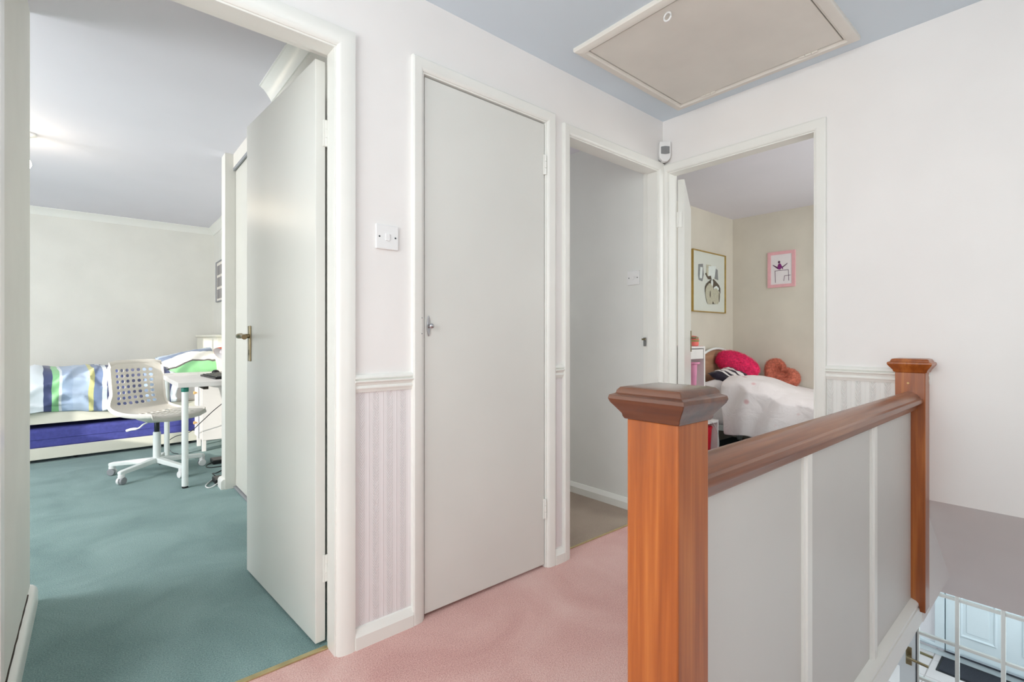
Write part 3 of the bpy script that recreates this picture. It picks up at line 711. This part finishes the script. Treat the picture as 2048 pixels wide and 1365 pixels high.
colp = [-1, -.93, -.80] + [-.70 + 1.40 * (1.25 * ((i + 1) // 2) + .75 * (i // 2)) / (1.25 * 7 + .75 * 6) for i in range(14)] + [.80, .93, 1]
b = bm_new(); G = []
for s in rowp:
    p_ = at_len(s); back = max(0, min(1, (p_.z - .50) / .12)); r = []
    endr = min(1, s / .05, (TL - s) / .06); hw = (.205 + .018 * (1 - back)) * (.90 + .10 * math.sqrt(max(0, endr)))
    for c in colp:
        r.append(b.verts.new((p_.x + back * .045 * abs(c) ** 2.2, c * hw, p_.z + (1 - back) * .018 * abs(c) ** 2.5)))
    G.append(r)
nr = len(rowp)
for i in range(nr - 1):
    mid_s = (rowp[i] + rowp[i + 1]) / 2; zone = (.05 < mid_s < .33) or (.47 < mid_s < TL - .06)
    for j in range(len(colp) - 1):
        hole = zone and i % 2 == 1 and 3 <= j <= 15 and (j - 3) % 2 == 0
        if not hole: b.faces.new((G[i][j], G[i][j + 1], G[i + 1][j + 1], G[i + 1][j]))
sh = obj('seat_shell', b, 'chair_plastic', ch, smooth=70, local=True)
md = sh.modifiers.new('thickness', 'SOLIDIFY'); md.thickness = .007; md.offset = 0
md = sh.modifiers.new('round', 'SUBSURF'); md.levels = 1; md.render_levels = 2
b = bm_new(); rim = [tuple(G_) for G_ in []]
me_pts = []
def shell_pt(s, c):
    p_ = at_len(s); back = max(0, min(1, (p_.z - .50) / .12)); endr = min(1, s / .05, (TL - s) / .06); hw = (.205 + .018 * (1 - back)) * (.90 + .10 * math.sqrt(max(0, endr)))
    return Vector((p_.x + back * .045 * abs(c) ** 2.2, c * hw, p_.z + (1 - back) * .018 * abs(c) ** 2.5))
for k in range(41): me_pts.append(shell_pt(.012 + (TL - .024) * k / 40, -1))
for k in range(1, 8): me_pts.append(shell_pt(TL - .001, -1 + 2 * k / 8))
for k in range(41): me_pts.append(shell_pt(TL - .012 - (TL - .024) * k / 40, 1))
for k in range(1, 8): me_pts.append(shell_pt(.001, 1 - 2 * k / 8))
rings = []
for i, q in enumerate(me_pts):      # rolled edge of the shell, a flattened section
    t_ = (me_pts[(i + 1) % len(me_pts)] - me_pts[i - 1]).normalized(); yy = Vector((0, 1, 0)) if abs(t_.y) < .7 else Vector((1, 0, 0))
    a_ = (yy - t_ * yy.dot(t_)).normalized(); c_ = t_.cross(a_)
    rings.append([q + a_ * .0065 * math.cos(2 * PI * k / 8) + c_ * .017 * math.sin(2 * PI * k / 8) for k in range(8)])
loft(b, rings, closed_path=True, caps=False); obj('rolled_edge', b, 'chair_plastic', ch, smooth=60, local=True)
b = bm_new(); lathe(b, [(.02, .395), (.06, .40), (.12, .425), (.15, .45), (.14, .455)], (0, 0, 0), 24); obj('seat_mount', b, 'chair_plastic', ch, smooth=60, local=True)
b = bm_new(); lathe(b, [(.017, .30), (.018, .302), (.018, .40), (.017, .402)], (0, 0, 0), 16); obj('gas_lift', b, 'dark_metal', ch, smooth=40, local=True)
b = bm_new(); lathe(b, [(.024, .075), (.030, .08), (.030, .11), (.0265, .12), (.0255, .318), (.022, .322)], (0, 0, 0), 20); obj('column', b, 'white_metal', ch, smooth=40, local=True)
b = bm_new(); tube(b, spline([(-.03, -.05, .40), (-.05, -.07, .385), (-.07, -.09, .360), (-.12, -.11, .352), (-.15, -.12, .342)], 5), [.006] * 12 + [.010] * 9, 8); obj('height_lever', b, 'white_plastic', ch, smooth=60, local=True)
for a in (151, 223, 295, 7, 79):
    ang = R(a) + R(57); c_, s_ = math.cos(ang), math.sin(ang); P3 = lambda r, u, z: (c_ * r - s_ * u, s_ * r + c_ * u, z)
    b = bm_new(); loft(b, [[P3(r, u * wd_, z + dz * h_) for u, dz in ((-1, -1), (1, -1), (1, 1), (-1, 1))] for r, wd_, z, h_ in ((.015, .022, .105, .020), (.16, .020, .095, .017), (.30, .019, .085, .015), (.325, .014, .084, .010))])
    lg = obj('base_leg', b, 'white_metal', ch, bevel=.005, local=True)
    b = bm_new(); lathe(b, [(.010, .045), (.020, .046), (.022, .060), (.020, .074), (.009, .078)], P3(.305, 0, 0), 14); cs = obj('caster', b, 'white_plastic', lg, smooth=50, local=True)
    for sgn in (-1, 1):
        b = bm_new(); rings = []
        for r, u in ((.008, -.009), (.024, -.009), (.027, -.005), (.027, .005), (.024, .009), (.008, .009)):
            rings.append([P3(.305 + r * math.cos(2 * PI * k / 18), sgn * .013 + u, .027 + r * math.sin(2 * PI * k / 18)) for k in range(18)])
        loft(b, rings); obj('caster', b, 'white_plastic' if sgn < 0 else 'mid_grey', lg, smooth=40, local=True)
# ------------------------------------------------------------------ desk and what stands on it
dk = thing('desk', 'white desk with round legs beside the swivel chair', 'desk', (.76, 4.65, 0))
bx('desk_top', 'laminate', (.440, 1.06, 4.03, 5.25, .706, .740), dk, .002)
bx('under_rail', 'dark_gap', (.60, .63, 4.10, 5.2, .680, .706), dk)
for x, y in ((.487, 4.09), (.487, 5.20), (1.01, 4.09), (1.01, 5.20)):
    b = bm_new(); lathe(b, [(.018, .012), (.0205, .014), (.0205, .672), (.02, .674)], (x, y, 0), 20); lg = obj('leg', b, 'white_metal', dk, smooth=40)
    b = bm_new(); lathe(b, [(.017, 0), (.019, .002), (.019, .013), (.017, .014)], (x, y, 0), 16); obj('leg_foot', b, 'black_plastic', lg, smooth=40)
    b = bm_new(); lathe(b, [(.021, .672), (.0225, .674), (.0225, .704), (.021, .706)], (x, y, 0), 16); obj('leg_bracket', b, 'teal_bracket' if y < 4.5 and x < .6 else 'white_metal', lg, smooth=40)
kb = thing('keyboard', 'black computer keyboard on the white desk', 'keyboard', (.75, 4.44, .74), R(4))
b = bm_new(); loft(b, [[(x, y, z) for x, z in ((-.075, 0), (.075, 0), (.075, .022), (-.075, .012))] for y in (-.23, .23)]); obj('case', b, 'black_plastic', kb, bevel=.003, local=True)
for r in range(5):
    b = bm_new(); x = -.055 + r * .024
    for k in range(15): y = -.21 + k * .0285; z = .0135 + (x + .075) / .15 * .010; box(b, x - .009, x + .009, y - .011, y + .011, z, z + .005)
    o = obj('key_row', b, 'dark_metal', kb, local=True); o['kind'] = 'stuff'
mo = thing('computer_mouse', 'black computer mouse beyond the keyboard', 'mouse', (.80, 4.86, .74))
b = bm_new(); lathe(b, [(.001, .036), (.018, .033), (.028, .022), (.032, .008), (.030, 0)], (.80, 4.86, .74), 16); obj('mouse_body', b, 'black_plastic', mo, smooth=60)
b = bm_new(); tube(b, spline([(.82, 4.88, .75), (.86, 4.92, .752), (.93, 4.95, .75), (1.0, 5.0, .745)], 5), .0025, 6); obj('mouse_cable', b, 'black_plastic', mo, smooth=60)
lp = thing('desk_lamp', 'orange desk lamp with a conical shade on the white desk', 'lamp', (.93, 4.86, .74))
b = bm_new(); lathe(b, [(.065, 0), (.07, .006), (.066, .016), (.02, .022), (.012, .03)], (.95, 4.86, .74), 24); obj('base', b, 'orange_shade', lp, smooth=50)
b = bm_new(); tube(b, spline([(.95, 4.86, .76), (.965, 4.87, .85), (.955, 4.87, .93), (.905, 4.885, .965)], 6), .007, 8); obj('arm', b, 'orange_shade', lp, smooth=60)
axis = Vector((-.50, -.38, -.48)).normalized(); apex = Vector((.885, 4.90, .955)); e1 = axis.cross(Vector((0, 0, 1))).normalized(); e2 = axis.cross(e1)
def cone(prof, n=28): return [[apex + axis * h + r * (math.cos(2 * PI * k / n) * e1 + math.sin(2 * PI * k / n) * e2) for k in range(n)] for r, h in prof]
b = bm_new(); loft(b, cone([(.012, -.045), (.020, -.043), (.020, -.02), (.026, -.005), (.030, .0), (.040, .025), (.062, .060), (.066, .072)]), caps=False); sd = obj('shade', b, 'orange_shade', lp, smooth=50)
b = bm_new(); loft(b, cone([(.064, .0725), (.060, .060), (.038, .027), (.026, .006)]), caps=False); obj('shade_lining', b, 'white_plastic', sd, smooth=50)
b = bm_new(); loft(b, cone([(.008, .005), (.012, .02), (.022, .035), (.024, .05), (.016, .064), (.003, .07)], 14)); obj('bulb', b, 'paper', sd, smooth=60)
# bedside chest
cb = thing('bedside_chest', 'small white bedside chest with wooden knobs behind the desk', 'chest', (.9, 5.45, 0))
bx('carcass', 'laminate', (.762, 1.055, 5.29, 5.62, .10, .68), cb, .003)
for x in (.78, 1.03):
    for y in (5.31, 5.60): bx('leg', 'laminate', (x - .016, x + .016, y - .016, y + .016, 0, .10), cb, .002)
bx('chest_top', 'laminate', (.748, 1.06, 5.28, 5.63, .68, .70), cb, .004)
for z0, z1 in ((.40, .665), (.115, .385)):
    dr = bx('drawer', 'laminate', (.746, .762, 5.30, 5.61, z0, z1), cb, .003)
    b = bm_new(); lathe(b, [(.0, -.032), (.010, -.031), (.016, -.025), (.014, -.017), (.007, -.010), (.006, 0)], (.746, 5.455, (z0 + z1) / 2), 16, 'X'); obj('knob', b, 'knob_wood', dr, smooth=50)
# bin, socket strip, cables
wb = thing('waste_bin', 'white tapered waste bin under the desk', 'bin', (.90, 4.55, 0))
b = bm_new(); lathe(b, [(.075, 0), (.08, .004), (.095, .15), (.112, .30), (.118, .305), (.115, .31), (.105, .30), (.088, .15), (.072, .01)], (.91, 4.52, 0), 28); obj('bin_body', b, 'white_plastic', wb, smooth=50)
b = bm_new(); lathe(b, [(.112, .305), (.121, .307), (.121, .317), (.112, .319)], (.91, 4.52, 0), 28); obj('bin_rim', b, 'white_plastic', wb, smooth=50)
ex = thing('extension_lead', 'black socket block with looped leads on the green carpet', 'extension lead', (.72, 4.12, 0))
bx('socket_block', 'black_plastic', (.66, .72, 4.02, 4.16, .0, .035), ex, .006)
b = bm_new(); tube(b, spline([(.70, 4.04, .02), (.62, 3.96, .006), (.60, 4.02, .006), (.64, 4.12, .006), (.70, 4.22, .006), (.82, 4.26, .01)], 6), .004, 6); obj('white_lead', b, 'white_plastic', ex, smooth=60)
b = bm_new(); tube(b, spline([(.69, 4.15, .025), (.68, 4.26, .03), (.72, 4.36, .006), (.80, 4.45, .006), (.84, 4.38, .012)], 6), .004, 6); obj('black_lead', b, 'black_plastic', ex, smooth=60)
ad = thing('power_adapter', 'flat black power adapter on the carpet beside the bin', 'adapter', (.78, 4.75, 0))
bx('adapter_body', 'black_plastic', (.75, .85, 4.68, 4.82, 0, .035), ad, .008)
b = bm_new(); tube(b, spline([(.76, 4.70, .02), (.70, 4.66, .006), (.71, 4.58, .006), (.80, 4.56, .006)], 6), .0035, 6); obj('adapter_lead', b, 'black_plastic', ad, smooth=60)
dc_ = thing('hanging_cable', 'thin dark cable hanging under the desk to the floor', 'cable', (.7, 4.9, 0))
b = bm_new(); tube(b, spline([(.98, 4.5, .66), (.90, 4.7, .56), (.82, 5.0, .42), (.74, 5.15, .30), (.66, 5.25, .20), (.56, 5.33, .16), (.50, 5.36, .10), (.53, 5.30, .03), (.58, 5.28, .01)], 6), .0035, 6); obj('cable_run', b, 'dark_metal', dc_, smooth=60)
# multi-aperture picture on the bedroom wall
mp_ = thing('photo_frame', 'grey photo frame with several prints on the desk wall', 'picture', (XR, 6.25, 1.65))
mR = lambda u, v, z: (XR - v, u, z)
for k in range(4): obj('frame_side', piece4([(0, 0), (.012, 0), (.012, .018), (0, .014)], 6.05, 6.45, 1.47, 1.90, mR, k), 'mid_grey', mp_)
bx('mount', 'mat_board', (XR - .008, XR, 6.05, 6.45, 1.47, 1.90), mp_)
for i in range(2):
    for j in range(3):
        y0 = 6.075 + i * .185; z0 = 1.495 + j * .133
        bx('print', 'ink_grey', (XR - .0095, XR - .007, y0, y0 + .16, z0, z0 + .105), mp_)
# ceiling lamp
cl = thing('ceiling_lamp', 'ceiling lamp with a warm bare bulb peeping past the wall', 'lamp', (-.33, 4.3, CZ1))
LX = -.325
b = bm_new(); lathe(b, [(.055, 0), (.055, -.012), (.02, -.028), (.008, -.03)], (LX, 4.3, CZ1), 20); obj('ceiling_rose', b, 'white_plastic', cl, smooth=40)
b = bm_new(); tube(b, [(LX, 4.3, CZ1 - .02), (LX, 4.3, CZ1 - .12)], .006, 8); st = obj('stem', b, 'white_plastic', cl, smooth=40)
b = bm_new(); lathe(b, [(.016, .03), (.018, .028), (.018, 0), (.012, -.002)], (LX, 4.3, CZ1 - .145), 14); obj('bulb_holder', b, 'white_plastic', cl, smooth=40)
b = bm_new(); lathe(b, [(.012, 0), (.02, -.015), (.03, -.04), (.031, -.055), (.022, -.075), (.002, -.084)], (LX, 4.3, CZ1 - .145), 18); obj('bulb', b, 'bulb', cl, smooth=60)
pl_ = light('bulb_light', 'POINT', (LX - .06, 4.3, CZ1 - .26), (0, 0, 0), 3.0, (1, .88, .72)); pl_.data.shadow_soft_size = .05

# ------------------------------------------------------------------ pink bedroom
pb = thing('single_bed', 'single bed with curved wooden headboard under a pale blanket', 'bed', (4.67, 1.4, 0))
bx('mattress', 'sheet_white', (4.26, 5.12, .40, 2.36, .27, .50), pb, .04, seg=3)
bx('bed_base', 'white_metal', (4.27, 5.11, .40, 2.37, .22, .27), pb)
for x in (4.31, 5.08):
    for y in (.48, 2.32): bx('leg', 'white_metal', (x - .02, x + .02, y - .02, y + .02, 0, .22), pb, .003)
b = bm_new()
top = [(4.24 + .90 * i / 20, .74 + .20 * math.sin(PI * min(1, max(0, (i / 20)))) ** .6) for i in range(21)]
loft(b, [[(4.24, y, .30)] + [(x, y, z) for x, z in top] + [(5.14, y, .30)] for y in (2.388, 2.41)])
hb = obj('headboard', b, 'headboard_wood', pb, bevel=.004)
b = bm_new(); tube(b, [(4.235, 2.37, 0), (4.235, 2.37, .74)] + [(x, 2.37, z + .006) for x, z in top] + [(5.145, 2.37, 0)], .012, 8); obj('headboard_frame', b, 'white_metal', hb, smooth=60)
b = bm_new(); tube(b, spline([(4.24, 2.365, .735), (4.36, 2.365, .785), (4.42, 2.365, .74), (4.44, 2.365, .60), (4.44, 2.365, .5)], 5), .010, 8); obj('headboard_scroll', b, 'white_metal', hb, smooth=60)
# sheeted pillow at the head
b = bm_new(); cushion(b, .36, .20, .075, seed=9)
wp = obj('pillow', b, 'sheet_white', None, smooth=80); wp.location = (4.63, 2.13, .585); wp.rotation_euler = (R(12), 0, 0); tag(wp, 'white pillow at the head of the single bed', 'pillow')
striped('stripe_cushion', 0, [(-.3, (40, 32, 48)), (-.10, (232, 226, 224)), (-.075, (40, 32, 48)), (-.05, (232, 226, 224)), (.0, (40, 32, 48)), (.035, (232, 226, 224)), (.08, (40, 32, 48))], .01, 4, .8)
b = bm_new(); cushion(b, .18, .13, .05, seed=5)
sp_ = obj('cushion', b, 'stripe_cushion', None, smooth=80); sp_.location = (4.56, 2.17, .690); sp_.rotation_euler = (R(24), R(-8), R(-6)); tag(sp_, 'small cushion with black and white stripes under the pink cushion', 'cushion')
# blanket
b = bm_new(); rows = []; NX, NY = 54, 70
def sm(a, c, x): t = max(0, min(1, (x - a) / (c - a))); return t * t * (3 - 2 * t)
for i in range(NY + 1):
    y = .42 + (2.16 - .42) * i / NY; row = []
    for j in range(NX + 1):
        t = j / NX
        yy = y - (.10 * (1 - t) * sm(1.7, 2.16, y))
        topz = .535 + .17 * sm(1.35, 2.05, y) * (0.55 + .45 * math.sin(PI * min(1, max(0, (t - .25) / .75)) ** .8)) + .02 * noise.noise(Vector((t * 3, y * 3, 1)))
        if t < .34:
            f = t / .34; hem = .215 - .03 * (2.1 - y) + .012 * math.sin(y * 14)
            x = 4.215 - .035 * math.sin(PI * f) * .6 - .03 * (1 - f); z = hem + (topz - .035 - hem) * f ** .9
            fold = noise.noise(Vector((y * 7 + z * 4, z * 3, 2))) * .032 * (1 - f * .4) + .014 * math.sin(y * 20 + z * 9)
            x += fold
        else:
            f = (t - .34) / .66; x = 4.215 + .93 * f; z = topz - .035 * max(0, 1 - f * 6) ** 2
            z += .014 * noise.noise(Vector((x * 6 + y * 4, y * 5 - x * 3, 5))) + .02 * abs(noise.noise(Vector((x * 3 - y * 2, y * 3, 8))))
        row.append((x, yy, z))
    rows.append(row)
loft(b, rows, closed_ring=False, caps=False)
bl = obj('blanket', b, 'blanket_cloth', None, smooth=80); md = bl.modifiers.new('thickness', 'SOLIDIFY'); md.thickness = .012
md = bl.modifiers.new('round', 'SUBSURF'); md.levels = 1; md.render_levels = 1
tag(bl, 'pale blanket with faint pink motifs draped over the single bed', 'blanket')
# fluffy cushions
def fluffy_cushion(name, label, shape, loc, rot, mat, nf, ln):
    o = obj(name, shape, mat, None, smooth=80); o.location = loc; o.rotation_euler = rot; tag(o, label, 'cushion')
    o.data.calc_loop_triangles(); vs_ = o.data.vertices
    pn = [(tuple(vs_[i].co.copy() for i in t.vertices), t.normal.copy()) for t in o.data.loop_triangles]
    ar = [t.area for t in o.data.loop_triangles]; pn = random.choices(pn, ar, k=4000)
    f_ = obj('fur', fur(pn, nf, ln, .0011), mat, o, local=True); f_['kind'] = 'stuff'
b = bm_new(); rings = []
for i in range(1, 18):
    a = PI * i / 18; rr_ = math.sin(a) ** .8
    rings.append([(-.20 * math.cos(a), .115 * rr_ * math.cos(2 * PI * k / 26), .085 * rr_ * math.sin(2 * PI * k / 26)) for k in range(26)])
loft(b, rings)
fluffy_cushion('fluffy_cushion', 'bright pink fluffy cushion at the bed head', b, (4.74, 2.19, .79), Matrix(((.24, -.1, .96), (-.88, -.45, .17), (-.40, .88, .20))).to_euler(), 'fur_pink', 9000, .014)
b = bm_new(); NH = 64; out = []
for k in range(NH):
    t = 2 * PI * k / NH; out.append((.0104 * 16 * math.sin(t) ** 3, .0104 * (13 * math.cos(t) - 5 * math.cos(2 * t) - 2 * math.cos(3 * t) - math.cos(4 * t))))
rings = []
for s_, sc_ in ((-.03, .40), (-.052, .62), (-.055, .8), (-.042, .93), (-.015, 1), (.015, 1), (.042, .93), (.055, .8), (.052, .62), (.03, .40)):
    sc2 = sc_; rings.append([(x * sc2, y * sc2 + .01 * (1 - sc2), s_ * 1.35) for x, y in out])
loft(b, rings)
fluffy_cushion('heart_cushion', 'terracotta fluffy heart-shaped cushion leaning on the wall', b, (5.02, 1.915, .685), (Matrix.Rotation(R(-80), 3, 'Z') @ Matrix.Rotation(R(66), 3, 'X') @ Matrix.Rotation(R(-38), 3, 'Z')).to_euler(), 'fur_terracotta', 10000, .014)
# tall drawer unit
du = thing('drawer_unit', 'tall narrow white unit with one drawer near the bed head', 'drawer unit', (3.73, 2.26, 0))
bx('side_panel', 'laminate', (3.908, 3.928, 2.085, 2.43, 0, .98), du, .001); bx('side_panel', 'laminate', (3.53, 3.55, 2.085, 2.43, 0, .98), du, .001)
bx('unit_top', 'laminate', (3.55, 3.908, 2.085, 2.43, .962, .98), du, .001); bx('back_panel', 'laminate', (3.55, 3.908, 2.28, 2.295, .02, .962), du)
dr = bx('drawer', 'laminate', (3.556, 3.902, 2.088, 2.275, .875, .955), du, .002)
bx('shelf', 'laminate', (3.55, 3.908, 2.10, 2.28, .50, .518), du)
bt = thing('pink_vase', 'tall tapering pink plastic beaker inside the white unit', 'beaker', (3.84, 2.14, .518))
b = bm_new(); lathe(b, [(.016, .518), (.018, .52), (.031, .835), (.028, .835), (.015, .53)], (3.842, 2.145, 0), 20); obj('beaker_body', b, 'pink_plastic', bt, smooth=50)
b = bm_new(); lathe(b, [(.029, .829), (.050, .832), (.052, .839), (.050, .845), (.029, .843)], (3.842, 2.145, 0), 24); obj('beaker_rim', b, 'pink_plastic', bt, smooth=50)
bg_ = thing('burger_toy', 'toy burger ornament on top of the white unit', 'toy', (3.846, 2.15, .98))
for nm, mt, pr in (('lower_bun', 'burger_pink', [(.030, .9818), (.042, .984), (.046, 1.0), (.044, 1.018)]), ('filling', 'burger_green', [(.044, 1.018), (.049, 1.021), (.049, 1.029), (.044, 1.032)]), ('upper_bun', 'burger_pink', [(.045, 1.032), (.048, 1.038), (.042, 1.054), (.025, 1.065), (.001, 1.068)])):
    b = bm_new(); lathe(b, pr, (3.846, 2.15, 0), 24); obj(nm, b, mt, bg_, smooth=50)
bk = thing('notebook', 'flat crimson notebook under the toy burger', 'book', (3.75, 2.25, .98))
bx('cover', 'red_plastic', (3.70, 3.915, 2.098, 2.34, .98, .9815), bk); bx('pages', 'paper', (3.705, 3.91, 2.103, 2.335, .9812, .9818), bk)
ts = thing('tissue_pack', 'pale blue crumpled packet behind the toy burger', 'packet', (3.86, 2.33, .98))
b = bm_new(); lathe(b, [(.014, .982), (.022, .985), (.017, 1.015), (.020, 1.04), (.008, 1.055)], (3.895, 2.215, 0), 9); obj('packet_body', b, 'pale_blue', ts, smooth=30)
# low open shelf with red bin
ls = thing('low_shelf', 'low white open shelf beside the bed', 'shelf', (4.05, 2.25, 0))
bx('shelf_top', 'laminate', (3.935, 4.18, 2.095, 2.42, .31, .33), ls, .001)
for x in (3.935, 4.162): bx('shelf_side', 'laminate', (x, x + .018, 2.095, 2.42, 0, .31), ls, .001)
rb = thing('red_bin', 'red plastic tub standing inside the low white shelf', 'tub', (4.05, 2.2, 0))
b = bm_new(); lathe(b, [(.075, 0), (.08, .004), (.095, .27), (.090, .27), (.074, .01)], (4.058, 2.20, 0), 26); obj('tub_body', b, 'red_plastic', rb, smooth=50)
b = bm_new(); lathe(b, [(.094, .262), (.099, .264), (.099, .276), (.092, .278)], (4.058, 2.20, 0), 26); obj('tub_rim', b, 'red_plastic', rb, smooth=50)
wc = thing('white_cable', 'thin white cable hanging over the red tub', 'cable', (4.1, 2.09, 0))
b = bm_new(); tube(b, spline([(4.02, 2.085, .335), (4.06, 2.08, .31), (4.12, 2.078, .24), (4.15, 2.078, .15), (4.165, 2.075, .03), (4.22, 1.98, .006), (4.32, 1.85, .005)], 6), .003, 6); obj('cable_run', b, 'white_plastic', wc, smooth=60)
# gold framed abstract still life
g1 = thing('gold_framed_picture', 'gold framed abstract still life on the beige wall', 'picture', (4.65, YL, 1.6))
mL = lambda u, v, z: (u, YL - v, z)
for k in range(4): obj('frame_side', piece4([(0, 0), (.010, 0), (.010, .022), (0, .020)], 4.333, 4.962, 1.313, 1.89, mL, k), 'gold_frame', g1)
bx('mount', 'mat_board', (4.333, 4.962, YL - .010, YL, 1.313, 1.89), g1)
def blot(name, mat, pts, d, par, m): 
    b = bm_new(); loft(b, [[m(u, d + e, z) for u, z in pts] for e in (0, .0006)]); return obj(name, b, mat, par)
def ell(cx, cz, rx, rz, n=18, a0=0, a1=2 * PI, wob=0): return [(cx + rx * (1 + wob * math.sin(3 * a)) * math.cos(a), cz + rz * (1 + wob * math.sin(5 * a)) * math.sin(a)) for a in [a0 + (a1 - a0) * k / n for k in range(n)]]
U = lambda f: 4.333 + .629 * f
Z_ = lambda f: 1.313 + .577 * f
art = [('ink_grey', [(.15, .60), (.16, .78), (.30, .80), (.33, .62), (.28, .50), (.17, .52)]), ('ink_light', [(.20, .55), (.22, .74), (.29, .74), (.27, .55)]), ('ink_sand', [(.40, .62), (.40, .80), (.55, .80), (.57, .68), (.50, .58)]),
       ('ink_light', [(.46, .60), (.47, .78), (.70, .80), (.72, .64), (.60, .56)]), ('ink_grey', [(.66, .58), (.70, .76), (.76, .74), (.78, .56)]), ('ink_brown', [(.36, .64), (.40, .66), (.44, .60), (.54, .62), (.56, .56), (.46, .55)])]
for mt, q in art: blot('painted_shape', mt, [(U(a), Z_(c)) for a, c in q], .0102 + .0007 * art.index((mt, q)), g1, mL)
blot('painted_shape', 'ink_brown', ell(U(.60), Z_(.34), .155, .125, wob=.06), .0150, g1, mL)
for mt, e in (('ink_sand', ell(U(.50), Z_(.30), .085, .105, wob=.05)), ('ink_sand', ell(U(.70), Z_(.27), .085, .08, wob=.08)), ('ink_light', ell(U(.46), Z_(.33), .025, .07)), ('ink_brown', ell(U(.51), Z_(.30), .010, .035)), ('ink_light', ell(U(.71), Z_(.40), .05, .03, wob=.1)), ('ink_brown', ell(U(.80), Z_(.26), .010, .05)), ('ink_light', ell(U(.57), Z_(.48), .02, .05, wob=.2))):
    blot('painted_shape', mt, e, .0158 + .0006 * random.random(), g1, mL)
bx('glazing', 'glass', (4.335, 4.960, YL - .0195, YL - .0185, 1.315, 1.888), g1)
# gymnast picture in pink frame
g2 = thing('gymnast_picture', 'pink framed print of a gymnast balancing above a bar', 'picture', (XB, 1.95, 1.55))
mK = lambda u, v, z: (XB - v, u, z)
for k in range(4): obj('frame_side', piece4([(0, 0), (.030, 0), (.030, .016), (0, .014)], 1.852, 2.045, 1.582, 1.876, mK, k), 'pink_frame', g2)
bx('print_paper', 'paper', (XB - .010, XB, 1.852, 2.045, 1.582, 1.876), g2)
V_ = lambda f: 2.045 - .193 * f      # left to right as seen
W_ = lambda f: 1.582 + .294 * f
def line(pts, wdt, mat, nm):
    for (a, c), (d_, e) in zip(pts[:-1], pts[1:]):
        p0, p1 = Vector((V_(a), W_(c))), Vector((V_(d_), W_(e))); t = (p1 - p0).normalized(); nn = Vector((-t.y, t.x)) * wdt
        blot(nm, mat, [tuple(p0 + nn), tuple(p1 + nn), tuple(p1 - nn), tuple(p0 - nn)], .0103, g2, mK)
line([(.22, .06), (.20, .46), (.84, .46), (.86, .10)], .0022, 'ink_plum', 'bar_line')
line([(.62, .10), (.66, .27), (.94, .28)], .0022, 'ink_plum', 'bar_line')
blot('gymnast_leg', 'ink_plum', [(V_(a), W_(c)) for a, c in ((.08, .66), (.11, .67), (.36, .57), (.42, .52), (.34, .51))], .0110, g2, mK)
blot('gymnast_leg', 'ink_plum', [(V_(a), W_(c)) for a, c in ((.80, .69), (.79, .66), (.56, .54), (.48, .53), (.55, .58))], .0110, g2, mK)
blot('gymnast_body', 'ink_purple', [(V_(a), W_(c)) for a, c in ((.34, .52), (.33, .62), (.38, .69), (.46, .70), (.54, .60), (.60, .50), (.57, .49), (.50, .57), (.48, .50), (.40, .49))], .0117, g2, mK)
blot('gymnast_head', 'ink_plum', ell(V_(.40), W_(.745), .011, .013, 12), .0112, g2, mK)
# curtain and socket at the edge of the doorway view
cu = thing('curtain', 'pale green-white curtain edge beside the single bed', 'curtain', (5.08, 1.44, .6))
b = bm_new(); rows = []
for z in (.72, 1.2, 1.7, 2.2): rows.append([(5.10 + .018 * math.sin(k * 1.1), 1.55 - .02 * k, z) for k in range(16)])
loft(b, rows, closed_ring=False, caps=False); o = obj('curtain_fall', b, 'curtain_cloth', cu, smooth=80); md = o.modifiers.new('thickness', 'SOLIDIFY'); md.thickness = .003
b = bm_new(); tube(b, [(5.10, 1.62, 2.21), (5.10, .9, 2.21)], .010, 10); obj('curtain_rail', b, 'white_metal', cu, smooth=40)
